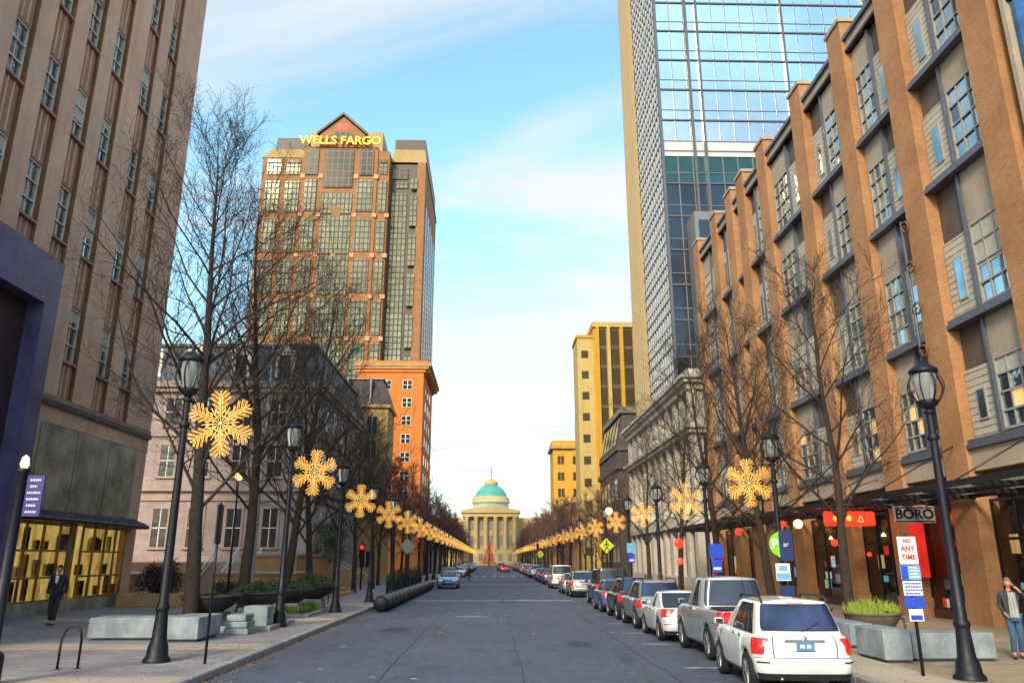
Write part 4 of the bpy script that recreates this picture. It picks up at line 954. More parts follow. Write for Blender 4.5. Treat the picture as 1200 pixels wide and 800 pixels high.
def wheel(parent, x, y, r, wdt=0.22):
    sg = 1 if x > 0 else -1
    m = MB(); w2 = wdt / 2
    m.lathe([(r * 0.64, -w2 + 0.02), (r * 0.70, -w2), (r * 0.94, -w2 + 0.005), (r, -w2 + 0.035), (r, w2 - 0.035), (r * 0.94, w2 - 0.005), (r * 0.70, w2), (r * 0.64, w2 - 0.02)], 30, tyrem, c=(x, y, r), axis='x')
    m.lathe([(r, -0.01), (r - 0.012, 0.0), (r, 0.01)], 30, ctrim, c=(x, y, r), axis='x')
    t = m.build('wheel', parent)
    m = MB(); xo = x + sg * (w2 - 0.03)
    m.lathe([(r * 0.66, sg * (w2 - 0.012)), (r * 0.60, sg * (w2 - 0.02)), (r * 0.58, sg * (w2 - 0.09)), (0.02, sg * (w2 - 0.10))], 28, ctrim, c=(x, y, r), axis='x')
    for k in range(7):
        a = 2 * PI * k / 7; p0 = Vector((xo, y + math.cos(a) * 0.05, r + math.sin(a) * 0.05)); p1 = Vector((xo + sg * 0.005, y + math.cos(a) * r * 0.62, r + math.sin(a) * r * 0.62))
        m.tube([p0, p1], [0.035, 0.022], 5, rimm, smooth=False)
    m.lathe([(0.07, sg * (w2 - 0.035)), (0.065, sg * (w2 - 0.012)), (0.0, sg * (w2 - 0.01))], 12, rimm, c=(x, y, r), axis='x')
    m.lathe([(r * 0.68, sg * (w2 - 0.004)), (r * 0.655, sg * (w2 + 0.002)), (r * 0.60, sg * (w2 - 0.015))], 28, rimm, c=(x, y, r), axis='x')
    m.build('rim', t)
def vehicle(name, label, cat, kind, L, W, H, paint, wb=None, detail=True, roof_rails=False):
    hw = W / 2; wr = {'suv': 0.36, 'pickup': 0.40, 'sedan': 0.325, 'hatch': 0.32, 'van': 0.35}[kind]
    tall = kind in ('suv', 'pickup', 'van'); yr1 = 0.92 if kind != 'pickup' else 1.15; yf1 = L - 0.88
    if kind == 'suv': yr1 = 0.86
    belt = {'suv': 1.03, 'pickup': 1.14, 'sedan': 0.93, 'hatch': 0.97, 'van': 1.08}[kind] * (H / {'suv': 1.66, 'pickup': 1.88, 'sedan': 1.44, 'hatch': 1.5, 'van': 1.9}[kind])
    zb = 0.30 if tall else 0.22; R_ = wr + 0.075
    hood0 = L - (1.05 if tall else 1.15); hd = belt - (0.05 if tall else 0.06)
    def zfun(k, z, y):
        if k == 0:
            for yw in (yr1, yf1):
                d = abs(y - yw)
                if d < R_: z = max(z, wr + math.sqrt(R_ * R_ - d * d) - 0.02)
        if k >= 1 and k <= 3:
            z0 = zfun(0, zb, y); z = max(z, z0 + 0.02 * k)
        if k >= 4 and y > hood0:                              # bonnet slopes down to the nose
            f = min(1, (y - hood0) / (L - hood0)); drop = (0.22 if tall else 0.24) * f ** 1.6
            z = z - drop * (1.0 if k >= 5 else 0.5)
        if kind == 'sedan' and k >= 5 and y < 1.0: z = z + 0.05 * (1 - y / 1.0)
        return z
    bz = zb
    lv = [(0.10, L - 0.12, hw - 0.07, bz, 0.22, 0.30, 0.05), (0.02, L - 0.02, hw - 0.015, bz + 0.16, 0.24, 0.36, 0.07), (0.0, L, hw, bz + 0.34, 0.24, 0.40, 0.08),
          (0.07, L - 0.01, hw + 0.005, bz + 0.37, 0.20, 0.42, 0.08), (0.08, L - 0.03, hw, (bz + 0.37 + belt) / 2 + .02, 0.18, 0.42, 0.08), (0.11, L - 0.14, hw - 0.03, belt - 0.05, 0.17, 0.40, 0.09), (0.14, L - 0.22, hw - 0.075, belt, 0.16, 0.40, 0.09)]
    if kind == 'pickup': lv = [(a if i < 2 else 0.04 + 0.0 * i, b_, c, z, 0.08, rf, 0.02) for i, (a, b_, c, z, r_, rf, bb) in enumerate(lv)]
    S = Shell(lv, L, zfun)
    if kind == 'suv' or kind == 'van': c0, c1, r0, r1 = 0.16, hood0 + 0.10, 0.50 if kind == 'suv' else 0.30, hood0 - 0.85
    elif kind == 'pickup': c0, c1, r0, r1 = 1.75, hood0 + 0.08, 1.95, hood0 - 0.75
    elif kind == 'sedan': c0, c1, r0, r1 = 0.62, hood0 + 0.12, 1.38, hood0 - 0.80
    else: c0, c1, r0, r1 = 0.20, hood0 + 0.12, 0.62, hood0 - 0.80
    cw0, cw1 = hw - 0.10, hw - (0.25 if kind != 'van' else 0.19)
    zt = H - 0.055
    def cz(k, z, y): return z
    cl = []
    for q, f in enumerate((0, 0.35, 0.7, 0.93, 1.0)):
        e = f * f * 0.25 + f * 0.75
        cl.append((c0 + (r0 - c0) * f, c1 + (r1 - c1) * (f ** 1.15), cw0 + (cw1 - cw0) * e - (0.03 if q == 4 else 0), belt - 0.03 + (zt - belt + 0.03) * f, 0.16, 0.22, 0.07))
    C = Shell(cl, L)
    t = thing(name, label, cat)
    m = MB(); S.shell(m, paint); S.lid(m, paint, 6, 0.025); S.lid(m, ctrim, 0, 0.0, up=False)
    C.shell(m, paint); C.lid(m, paint, 4, 0.045)
    body = m.build('body', t)
    # glass
    gt0, gt1 = 0.28, 3.15
    rearg = cglassb if kind == 'suv' else cglass
    NRC = S.NR + S.NC
    rt0, rt1 = (0.62, 3.0) if kind in ('suv', 'van', 'hatch') else (0.4, 3.1)
    m = MB(); C.patch(m, ctrim, -(S.NR + 3.1), S.NR + 3.1, rt0 - 0.12, rt1 + 0.1, 0.004, ni=24, ntt=12, round_=0.05); C.patch(m, cglassb if paint == PAINT['white'] else cglass, -(S.NR + 2.7), S.NR + 2.7, rt0, rt1, 0.008, ni=24, ntt=12, round_=0.05); rw = m.build('rear_window', t)
    if kind in ('suv', 'hatch', 'van'):
        m = MB(); p0 = C.P(0, rt0 - 0.1) + Vector((0, -0.03, 0)); p1 = C.P(3, rt0 + 0.55) + Vector((0, -0.02, 0)); m.tube([p0, p1], 0.009, 5, ctrim); m.build('rear_wiper', rw)
        m = MB(); C.patch(m, redlens, -1.6, 1.6, 3.28, 3.55, 0.012, ni=8, ntt=2); m.build('brake_light', t)
        m = MB(); p = S.P(0, 5.3); m.lathe([(0, -0.012), (0.045, -0.01), (0.05, 0.004)], 14, chrome, c=(p.x, p.y - 0.01, p.z), axis='y'); m.build('emblem', t)
    m = MB(); C.patch(m, cglass, -(C.n - 1), 0, 0, 0, 0) if False else None
    # windscreen, built as one patch over the front centre
    vs = []; fs = []; ni = 20
    for a in range(6):
        tt = gt0 + (3.4 - gt0) * a / 5
        for q in range(ni + 1):
            u = -1 + 2 * q / ni; i = (C.n - 1) - abs(u) * (C.NR + 2.8); p = C.P(i, tt) + C.Nn(i, tt) * 0.006; vs.append((p.x * (1 if u > 0 else -1), p.y, p.z))
    for a in range(5):
        for q in range(ni): fs.append((a * (ni + 1) + q, (a + 1) * (ni + 1) + q, (a + 1) * (ni + 1) + q + 1, a * (ni + 1) + q + 1))
    m = MB(); m.add(vs, fs, cglassb if kind == 'sedan' and name == 'oncoming_car' else cglass, True); m.build('windscreen', t)
    ya = C.loops[2][NRC + 1][1] + {'suv': 0.0, 'van': 0.02, 'sedan': 0.30}.get(kind, 0.12); yb = C.loops[2][NRC + C.NS - 1][1] - 0.12
    cuts = [ya, ya + (yb - ya) * 0.28, ya + (yb - ya) * 0.64, yb] if kind in ('suv', 'van') else [ya, ya + (yb - ya) * 0.5, yb]
    m = MB(); C.patch(m, ctrim, C.iy(ya - 0.01, 1), C.iy(yb + 0.01, 1), 0.18, 3.05, 0.003, ni=16, ntt=8); m.build('window_surround', t)
    for a, b_ in zip(cuts, cuts[1:]):
        for sg in (1, -1):
            m = MB(); C.patch(m, cglass, C.iy(a + 0.035, 1), C.iy(b_ - 0.035, 1), 0.25, 2.95, 0.005, sides=(sg,), ni=12); m.build('side_window', t)
    # lamps
    if kind == 'pickup':
        for sg in (1, -1):
            m = MB(); S.patch(m, redlens, S.NR - 1.0, S.NR + 7.5, 3.3, 5.8, 0.012, sides=(sg,), ni=12); m.build('tail_lamp', t)
    elif kind == 'suv':
        for sg in (1, -1):
            m = MB(); S.patch(m, redlens, S.NR - 0.6, S.NR + 6.8, 3.3, 5.2, 0.012, sides=(sg,), ni=14, ntt=8, shear=1.3, round_=0.06); m.build('tail_lamp', t)
    elif kind == 'van':
        for sg in (1, -1):
            m = MB(); S.patch(m, redlens, S.NR + 1.0, S.NR + 6.2, 3.2, 6.0, 0.012, sides=(sg,), ni=10); m.build('tail_lamp', t)
    else:
        for sg in (1, -1):
            m = MB(); S.patch(m, redlens, S.NR - 1.4, S.NR + 6.6, 3.7, 5.4, 0.012, sides=(sg,), ni=12, shear=1.2); m.build('tail_lamp', t)
    for sg in (1, -1):
        m = MB(); S.patch(m, clearlens, S.n - 1 - S.NR - 6.6, S.n - 1 - S.NR + 1.6, 3.4, 4.9, 0.010, sides=(sg,), ni=12); m.build('headlight', t)
    # trims
    m = MB(); S.patch(m, ctrim, -(S.NR + 5), S.NR + 5, 0.0, 0.75, 0.010, ni=20); S.patch(m, ctrim, NRC, S.n - NRC, 0.02, 0.35, 0.006, ni=60, ntt=2)
    m.build('lower_trim', t)
    for sg in (1, -1):
        m = MB(); S.patch(m, redlens if kind != 'suv' else ctrim, S.NR + 0.2, S.NR + 4.2, 1.72, 1.88, 0.010, sides=(sg,), ni=8, ntt=1); m.build('reflector', t)
        if kind in ('sedan', 'hatch'): m = MB(); S.patch(m, clearlens, S.NR - 0.9, S.NR + 1.6, 3.9, 4.15, 0.016, sides=(sg,), ni=8, ntt=2); m.build('reversing_lamp', t)
    m = MB()                                                 # panel gaps and seams
    S.patch(m, ctrim, -(S.NR + 4.5), S.NR + 4.5, 2.98, 3.06, 0.004, ni=24, ntt=1)
    for y in (cuts[1], cuts[2] if len(cuts) > 2 else yb, yb + 0.10): i = S.iy(y, 3); S.patch(m, ctrim, i - 0.05, i + 0.05, 0.6, 6.0, 0.003, ni=1, ntt=8)
    if kind == 'pickup': i = S.iy(c0 - 0.03, 3); S.patch(m, ctrim, i - 0.08, i + 0.08, 0.4, 6.0, 0.003, ni=1, ntt=8)
    if kind in ('suv', 'hatch', 'van'): S.patch(m, ctrim, S.NR - 1.0, S.NR - 0.85, 3.05, 6, 0.004, ni=1, ntt=6)
    m.build('panel_gaps', t)
    m = MB(); yq = S.P(0, 4.1).y
    py_ = 4.05 if kind not in ('pickup',) else 1.3
    p = S.P(0, py_); m.box(-0.16, 0.16, p.y - 0.02, p.y + 0.01, p.z - 0.08, p.z + 0.08, platem if kind in ('suv', 'pickup') else plate2); npl = m.build('number_plate', t); m = MB(); m.box(-0.10, -0.02, p.y - 0.024, p.y - 0.02, p.z - 0.035, p.z + 0.03, plate2); m.box(0.02, 0.10, p.y - 0.024, p.y - 0.02, p.z - 0.035, p.z + 0.03, plate2); m.box(-0.17, 0.17, p.y - 0.018, p.y + 0.012, p.z - 0.092, p.z - 0.08, ctrim); m.build('plate_detail', npl)
    if kind != 'pickup': p = S.P(0, py_ + 0.75); m = MB(); m.box(-0.36, 0.36, p.y - 0.025, p.y + 0.01, p.z - 0.02, p.z + 0.02, chrome if kind == 'suv' else ctrim); m.build('tailgate_trim', t)
    else:
        m = MB(); m.box(-0.93 * hw, 0.93 * hw, -0.14, 0.03, 0.50, 0.68, chrome); m.box(-0.2, 0.2, -0.145, -0.139, 0.6, 0.68, ctrim); m.build('step_bumper', t)
        m = MB(); m.box(-0.14, 0.14, -0.006, 0.02, 0.98, 1.03, ctrim); m.box(-0.16, 0.16, -0.16, -0.142, 0.51, 0.60, plate2); m.build('tailgate_handle', t)
        m = MB(); S.lid(m, ctrim, 6, 0.0, y0=0.22, y1=c0); 
        for v in range(len(m.v)): m.v[v] = (m.v[v][0] * 0.9, m.v[v][1], m.v[v][2] + 0.03)
        m.build('bed_cover', t)
    m = MB(); p = S.P(S.n - 1, 3.6)
    m.box(-0.42, 0.42, p.y - 0.03, p.y + 0.012, p.z - 0.10, p.z + 0.08, ctrim)
    for q in range(3): m.box(-0.41, 0.41, p.y + 0.012, p.y + 0.02, p.z - 0.075 + q * 0.06, p.z - 0.06 + q * 0.06, chrome)
    p = S.P(S.n - 1, 1.2); m.box(-0.5, 0.5, p.y - 0.02, p.y + 0.012, p.z - 0.06, p.z + 0.07, ctrim); m.build('grille', t)
    for sg in (1, -1):
        ym_ = C.loops[0][NRC + C.NS][1] - 0.30
        m = MB(); x = sg * (hw + 0.02); m.cbox(x - 0.02 * sg, x + sg * 0.17, ym_ - 0.06, ym_ + 0.05, belt + 0.03, belt + 0.17, paint, 0.03); m.box(sg * (hw - 0.08), x, ym_ - 0.02, ym_ + 0.02, belt + 0.04, belt + 0.07, ctrim); mr = m.build('mirror', t)
        m = MB(); m.box(x + 0.0 * sg, x + sg * 0.15, ym_ - 0.066, ym_ - 0.061, belt + 0.05, belt + 0.15, cglass); m.build('mirror_glass', mr)
        for a, b_ in list(zip(cuts, cuts[1:]))[-2:]:
            i = S.iy(a + 0.13, 4); p = S.P(i, 5.0) ; m = MB(); m.box(sg * (abs(p.x) - 0.01), sg * (abs(p.x) + 0.03), a + 0.05, a + 0.23, p.z - 0.02, p.z + 0.015, paint if not detail else chrome); m.build('door_handle', t)
        if roof_rails:
            m = MB(); xr = sg * (cw1 - 0.07); m.tube([(xr, r0 + 0.02, H - 0.06), (xr, r0 + 0.14, H + 0.035), (xr, r1 - 0.25, H + 0.04), (xr, r1 - 0.08, H - 0.04)], 0.026, 6, ctrim); m.build('roof_rail', t)
    for x in (hw - 0.12, -hw + 0.12):
        for y in (yr1, yf1): wheel(t, x, y, wr)
    m = MB(); m.tube([(-hw * .5, -0.0 + 0.06, zb + 0.02), (-hw * .5, 0.25, zb + 0.02)], 0.03, 8, chrome); m.build('exhaust_pipe', t)
    m = MB(); m.box(-hw + 0.3, hw - 0.3, 0.3, L - 0.4, zb - 0.02, belt - 0.25, ctrim); m.build('underbody', t)
    return t
def repaint(root, old, new):
    for ch in root.children:
        for sl_ in ch.material_slots:
            if sl_.material == old: sl_.link = 'OBJECT'; sl_.material = new
PARK = 'vehicles parked nose to tail along the right kerb'
PROTO = {}
def car(kind, paint, x, y, rz, label, cat, group, name=None, L=None, W=None, H=None, rails=False, key=None):
    key = key or kind
    if key not in PROTO:
        D = {'suv': (4.5, 1.86, 1.68), 'pickup': (4.95, 1.98, 1.97), 'sedan': (4.4, 1.80, 1.45), 'hatch': (4.0, 1.76, 1.5), 'van': (4.8, 1.95, 1.95)}[kind]
        v = vehicle(name or 'parked_' + {'suv': 'suv', 'pickup': 'pickup_truck', 'sedan': 'sedan', 'hatch': 'hatchback', 'van': 'van'}[kind], label, cat, kind, L or D[0], W or D[1], H or D[2], PAINT[paint], roof_rails=rails)
        PROTO[key] = (v, paint)
    else:
        v = copy_tree(PROTO[key][0]); repaint(v, PAINT[PROTO[key][1]], PAINT[paint])
    v.location = (x, y, 0); v.rotation_euler = (0, 0, rz); v['label'] = label; v['category'] = cat; v['group'] = group
    return v
car('suv', 'white', 5.72, 14.6, R(-4.0), 'white compact SUV with roof rails and blue number plate, nearest parked vehicle', 'car', PARK, L=4.1, W=1.86, rails=True)
car('pickup', 'silver', 6.38, 19.05, 0, 'silver pickup truck with tall red tail lamps parked in front of the white SUV', 'pickup truck', PARK, L=4.75)
car('sedan', 'pearl', 6.05, 24.05, 0, 'pale pearl white sedan parked between the silver pickup and the grey SUV', 'car', PARK, L=4.1)
car('suv', 'grey', 6.12, 28.35, R(0.5), 'mid grey SUV parked just ahead of the pale sedan', 'car', PARK)
car('suv', 'black', 6.12, 32.6, 0, 'black SUV with bright red tail lamp, nearer of the two dark SUVs', 'car', PARK)
car('hatch', 'blue', 6.05, 37.3, 0, 'very dark blue hatchback parked ahead of the black SUV', 'car', PARK)
car('van', 'black', 6.5, 42.2, 0, 'tall dark van showing its roof above the dark hatchback', 'van', PARK)
car('suv', 'tan', 6.1, 52.0, 0, 'tan beige SUV parked beyond the dark van', 'car', PARK)
car('sedan', 'silver', 6.0, 57.2, 0, 'small silver sedan parked ahead of the tan SUV', 'car', PARK)
car('van', 'white', 6.0, 67.0, 0, 'tall white van parked ahead of the small silver sedan', 'van', PARK)
far = [('sedan', 'blue'), ('hatch', 'maroon'), ('sedan', 'skyblue'), ('suv', 'silver'), ('sedan', 'white'), ('suv', 'grey'), ('hatch', 'silver'), ('sedan', 'black'), ('suv', 'white'), ('sedan', 'tan'), ('hatch', 'red'), ('suv', 'black'), ('sedan', 'silver'), ('sedan', 'blue'), ('suv', 'grey'), ('hatch', 'white'), ('sedan', 'black'), ('suv', 'silver')]
for i, (k, p_) in enumerate(far):
    y = 79 + i * 6.1 + (8 if i > 2 else 0) + (0.5 * math.sin(i * 7))
    if y > 275: break
    nm = {'suv': 'SUV', 'sedan': 'sedan', 'hatch': 'hatchback'}[k]; cn = {'skyblue': 'sky blue'}.get(p_, p_)
    car(k, p_, 6.05, y, 0, '%s %s, %s car along the right kerb beyond the tall white van' % (cn, nm, ORD[i]), 'car', 'small distant cars parked along the right kerb')
LP_ = 'cars parked along the left kerb beyond the black barrier'
car('sedan', 'skyblue', -3.7, 71.6, PI, 'sky blue sedan facing the camera just beyond the black tube barrier', 'car', LP_)
left = [('suv', 'black'), ('sedan', 'silver'), ('sedan', 'white'), ('hatch', 'blue'), ('suv', 'grey'), ('sedan', 'black'), ('suv', 'white'), ('sedan', 'silver'), ('hatch', 'grey'), ('sedan', 'blue'), ('suv', 'black'), ('sedan', 'white'), ('hatch', 'silver'), ('sedan', 'grey'), ('suv', 'tan'), ('sedan', 'blue')]
for i, (k, p_) in enumerate(left):
    y = 80 + i * 6.3 + (22 if i > 1 else 0)
    if y > 275: break
    nm = {'suv': 'SUV', 'sedan': 'sedan', 'hatch': 'hatchback'}[k]
    car(k, p_, -4.55 if i > 1 else -4.3, y, PI, '%s %s facing the camera, %s car behind the sky blue sedan' % (p_, nm, ORD[i]), 'car', LP_)
car('sedan', 'red', 2.6, 152, 0, 'bright red sedan driving away in the right lane, nearer of two red cars', 'car', 'red cars driving away in the distance')
car('suv', 'red', 2.2, 172, 0, 'bright red SUV driving away ahead of the red sedan', 'car', 'red cars driving away in the distance')

for o_ in [q for q in SC.objects if q.get('group') == 'red cars driving away in the distance']: o_.name = 'driving_car'
# ================================================================== STREET LAMPS WITH LANTERNS
lampglass = None
def make_lampglass():
    m, nt, b = base('lantern_glass'); b.inputs['Base Color'].default_value = (0.80, 0.84, 0.86, 1); b.inputs['Transmission Weight'].default_value = 0.75; b.inputs['Roughness'].default_value = 0.12; b.inputs['IOR'].default_value = 1.15
    b.inputs['Coat Weight'].default_value = 0.5; return m
lampglass = make_lampglass()
def street_lamp():
    t = thing('street_lamp', '', 'street lamp')
    m = MB(); m.lathe([(0.30, 0.0), (0.30, 0.06), (0.24, 0.12), (0.22, 0.30), (0.17, 0.42), (0.145, 0.75), (0.13, 0.95)], 16, black); m.build('base', t)
    m = MB(); m.lathe([(0.13, 0.95), (0.155, 1.0), (0.155, 1.06), (0.115, 1.12), (0.098, 2.6), (0.072, 5.3)], 14, black); m.lathe([(0.11, 4.75), (0.125, 4.8), (0.11, 4.86)], 14, black)
    m.lathe([(0.075, 5.3), (0.11, 5.34), (0.11, 5.38), (0.06, 5.42)], 14, black); m.build('pole', t)
    h = 5.42
    m = MB(); m.lathe([(0.06, h), (0.18, h + 0.08), (0.23, h + 0.17), (0.17, h + 0.2)], 16, black); m.lathe([(0.25, h + 0.78), (0.30, h + 0.82), (0.29, h + 0.88), (0.15, h + 0.99), (0.05, h + 1.02), (0.045, h + 1.08), (0.06, h + 1.11), (0.02, h + 1.15), (0.015, h + 1.26), (0.0, h + 1.28)], 16, black)
    for k in range(8):
        a = k * PI / 4; pts = []
        for q in range(9):
            f = q / 8; r = 0.22 + 0.13 * math.sin(PI * min(1, f * 1.06)) + 0.04 * f; pts.append((r * math.cos(a), r * math.sin(a), h + 0.15 + 0.68 * f))
        m.tube(pts, 0.013 if k % 2 else 0.022, 5, black)
    m.build('lantern_frame', t)
    m = MB(); m.lathe([(0.15, h + 0.18), (0.19, h + 0.35), (0.24, h + 0.6), (0.235, h + 0.79)], 16, lampglass); m.build('lantern_glass', t)
    m = MB(); m.lathe([(0.045, h + 0.2), (0.055, h + 0.3), (0.10, h + 0.55), (0.09, h + 0.7), (0.03, h + 0.74)], 12, plain('lamp_reflector', (0.78, 0.80, 0.80), 0.3)); m.build('lamp_bulb', t)
    return t
def snowflake():
    t = thing('snowflake_light', '', 'snowflake decoration')
    m = MB(); wr = 0.0078
    for k in range(6):
        a = PI / 2 + k * PI / 3; u = Vector((math.cos(a), 0, math.sin(a))); v = Vector((-math.sin(a), 0, math.cos(a)))
        for off in (-0.04, 0.04): m.tube([u * 0.14 + v * off, u * 0.70 + v * off], wr, 4, amber)
        m.tube([u * 0.06, u * 0.84], wr, 4, amber2)
        for r, l in ((0.24, 0.13), (0.36, 0.20), (0.48, 0.25), (0.60, 0.22), (0.71, 0.14)):
            for s in (-1, 1):
                e = u * (r + l * 0.72) + v * s * l; m.tube([u * r + v * s * 0.04, e], wr, 4, amber); m.tube([u * (r + 0.05) + v * s * 0.04, e + u * 0.03 - v * s * 0.02], wr * 0.8, 4, amber)
                for q in range(4): m.lathe([(0, -0.011), (0.012, 0), (0, 0.011)], 4, amber2, c=tuple((u * r).lerp(e, (q + 1) / 4) + Vector((0, -0.014, 0))))
        for q in range(10): m.lathe([(0, -0.013), (0.015, 0), (0, 0.013)], 5, amber2, c=tuple(u * (0.12 + q * 0.078) + Vector((0, -0.015, 0))))
        a2 = a + PI / 6; w_ = Vector((math.cos(a2), 0, math.sin(a2))); x_ = Vector((-math.sin(a2), 0, math.cos(a2))); m.tube([w_ * 0.08, w_ * 0.46], wr, 4, amber2)
        for s in (-1, 1): m.tube([w_ * 0.26, w_ * 0.40 + x_ * s * 0.10], wr, 4, amber)
        m.tube([u * 0.20, w_ * 0.20], wr, 4, amber); m.tube([w_ * 0.20, Vector((math.cos(a + PI / 3), 0, math.sin(a + PI / 3))) * 0.20], wr, 4, amber)
    m.build('light_rope', t)
    m = MB(); m.lathe([(0.0, -0.02), (0.05, -0.02), (0.05, 0.02), (0, 0.02)], 12, plain('hub_white', (0.7, 0.72, 0.7), 0.4), axis='y'); m.build('hub', t)
    m = MB(); m.tube([(0, 0.03, 0.62), (-0.82, 0.03, 0.62)], 0.014, 5, black); m.tube([(0, 0.03, -0.62), (-0.82, 0.03, -0.62)], 0.014, 5, black); m.tube([(0.1, 0.02, 0.0), (-0.3, 0.03, 0.2), (-0.82, 0.03, 0.3)], 0.006, 4, black); m.build('bracket', t)
    return t
SL = street_lamp(); SF = snowflake()
LL = [(-7.66, 18.95, 1.14), (-7.41, 28.4, 1.12), (-6.95, 36.0, 1.02), (-6.75, 44.5, 0.99)]
y = 54.0
while y < 285: LL.append((-6.7, y, 0.99)); y += 9.6
LR = [(9.4, 15.9, 0.99), (9.4, 25.4, 0.99), (9.4, 33.9, 0.99), (9.4, 44.0, 0.99), (9.4, 53.5, 0.99)]
y = 63.5
while y < 285: LR.append((9.3, y, 0.99)); y += 9.6
G1, G2 = 'black lantern street lamps along both pavements', 'amber snowflake lights hung on the street lamps'
for i, (x, y, s) in enumerate(LL):
    put(SL, USED, (x, y, SW), 0, 'black lantern lamp post, %s from the camera along the left kerb' % ORD[i], G1, (1, 1, s))
    sz = 1.0 if i < 2 else 0.9
    put(SF, USED, (x + 0.88, y, 0.15 + 4.75 * s if i else 5.65), 0, 'glowing amber snowflake on the %s lamp post of the left row' % ORD[i], G2, sz).rotation_euler.y = R(((i * 7) % 9 - 4) * 1.2)
for i, (x, y, s) in enumerate(LR):
    put(SL, USED, (x, y, SW), 0, 'black lantern lamp post, %s from the camera along the right kerb' % ORD[i], G1, (1, 1, s))
    if i: put(SF, USED, (x - 0.85, y, 4.85), PI + R((i * 5) % 11 - 5), 'glowing amber snowflake on the %s lamp post of the right row' % ORD[i], G2, 0.95 if i < 3 else 0.85).rotation_euler.y = R(((i * 5) % 9 - 4) * 1.2)

# ================================================================== TREES
def make_tree(seed, H, r0, clear, spread, n1, n2, n3, n4, mt_twig, tw=0.006, lean=0.0, mt_trunk=None):
    rd = random.Random(seed); T = MB(); C_ = MB()
    def grow(p, d, L, r, lvl, out, sides, mt, wig, trop, nseg):
        pts = [p.copy()]; rad = [r]; dd = d.normalized()
        for k in range(nseg):
            dd = (dd + Vector((rd.gauss(0, wig), rd.gauss(0, wig), rd.gauss(0, wig) + trop))).normalized()
            p = p + dd * (L / nseg); pts.append(p.copy()); rad.append(max(tw * 0.6, r * (1 - (0.95 if lvl == 0 else 0.85) * (k + 1) / nseg)))
        out.tube(pts, rad, sides, mt, cap=False, smooth=True); return pts, rad
    def at(pts, rad, f):
        q = f * (len(pts) - 1); i = min(int(q), len(pts) - 2); g_ = q - i
        return pts[i].lerp(pts[i + 1], g_), (pts[i + 1] - pts[i]).normalized(), rad[i] + (rad[i + 1] - rad[i]) * g_
    mtk = mt_trunk or bark
    pts, rad = grow(Vector((0, 0, 0)), Vector((lean, 0, 1)), H * 0.93, r0, 0, T, 9, mtk, 0.035, 0.02, 11)
    rad[0] = r0
    T.lathe([(r0 * 1.5, -0.05), (r0 * 1.2, 0.12), (r0 * 0.98, 0.45)], 9, mtk)
    for a in range(n1):
        f = clear + (0.96 - clear) * (a / n1) ** 0.9 + rd.uniform(-0.01, 0.01)
        p, d, r = at(pts, rad, min(0.97, f)); az = a * 2.4 + rd.uniform(-0.4, 0.4)
        el = R(rd.uniform(28, 52)) + f * 0.25; side = Vector((math.cos(az), math.sin(az), 0)); dd = side * math.cos(el) + Vector((0, 0, math.sin(el)))
        L1 = spread * (1.15 - 0.75 * (f - clear) / (1 - clear)) * rd.uniform(0.8, 1.15)
        p1, r1 = grow(p, dd, L1, max(tw * 2, min(r * 0.42, 0.055 + 0.012 * (1 - f))), 1, T, 5, mtk, 0.10, 0.05, 7)
        for b_ in range(n2):
            f2 = 0.18 + 0.8 * b_ / n2; q, d2, rr_ = at(p1, r1, f2)
            sd_ = d2.cross(Vector((rd.gauss(0, 1), rd.gauss(0, 1), rd.gauss(0, 1)))).normalized(); dd2 = (d2 * 0.75 + sd_ * 0.8 + Vector((0, 0, 0.25))).normalized()
            p2, r2 = grow(q, dd2, L1 * rd.uniform(0.35, 0.55) * (1.1 - 0.5 * f2), max(tw * 1.6, rr_ * 0.55), 2, C_, 4, mt_twig, 0.13, 0.06, 5)
            for c in range(n3):
                f3 = 0.15 + 0.83 * c / n3; q3, d3, rr3 = at(p2, r2, f3)
                sd3 = d3.cross(Vector((rd.gauss(0, 1), rd.gauss(0, 1), rd.gauss(0, 1)))).normalized(); dd3 = (d3 * 0.8 + sd3 * 0.75 + Vector((0, 0, 0.2))).normalized()
                p3, r3 = grow(q3, dd3, L1 * rd.uniform(0.14, 0.26), max(tw * 1.2, rr3 * 0.6), 3, C_, 3, mt_twig, 0.16, 0.05, 4)
                for e in range(n4):
                    q4, d4, rr4 = at(p3, r3, 0.2 + 0.75 * e / n4)
                    sd4 = d4.cross(Vector((rd.gauss(0, 1), rd.gauss(0, 1), rd.gauss(0, 1)))).normalized()
                    grow(q4, d4 * 0.8 + sd4 * 0.8 + Vector((0, 0, 0.15)), L1 * rd.uniform(0.06, 0.13), tw, 4, C_, 3, mt_twig, 0.12, 0.05, 2)
    t = thing('street_tree', '', 'tree'); T.build('trunk', t); C_.build('crown', t); return t
TA = make_tree(11, 19.0, 0.25, 0.2, 6.8, 34, 9, 5, 3, twigm, 0.0065)
TB = make_tree(23, 15.5, 0.22, 0.2, 5.8, 26, 8, 5, 2, twigm, 0.0075)
TC = make_tree(37, 12.5, 0.18, 0.26, 4.8, 20, 7, 5, 2, twigm, 0.0075)
TD = make_tree(41, 12.0, 0.16, 0.22, 4.6, 15, 6, 5, 3, twigred, 0.017)
TE = make_tree(53, 11.0, 0.15, 0.20, 4.8, 15, 6, 5, 3, twigred, 0.017)
for o_, n_ in ((TA, 'a'), (TB, 'b'), (TC, 'c'), (TD, 'd'), (TE, 'e')): o_['k'] = n_
for o_ in (TA, TB, TC, TD, TE): del o_['k']
G3 = 'bare street trees along both pavements'
rt = random.Random(9)
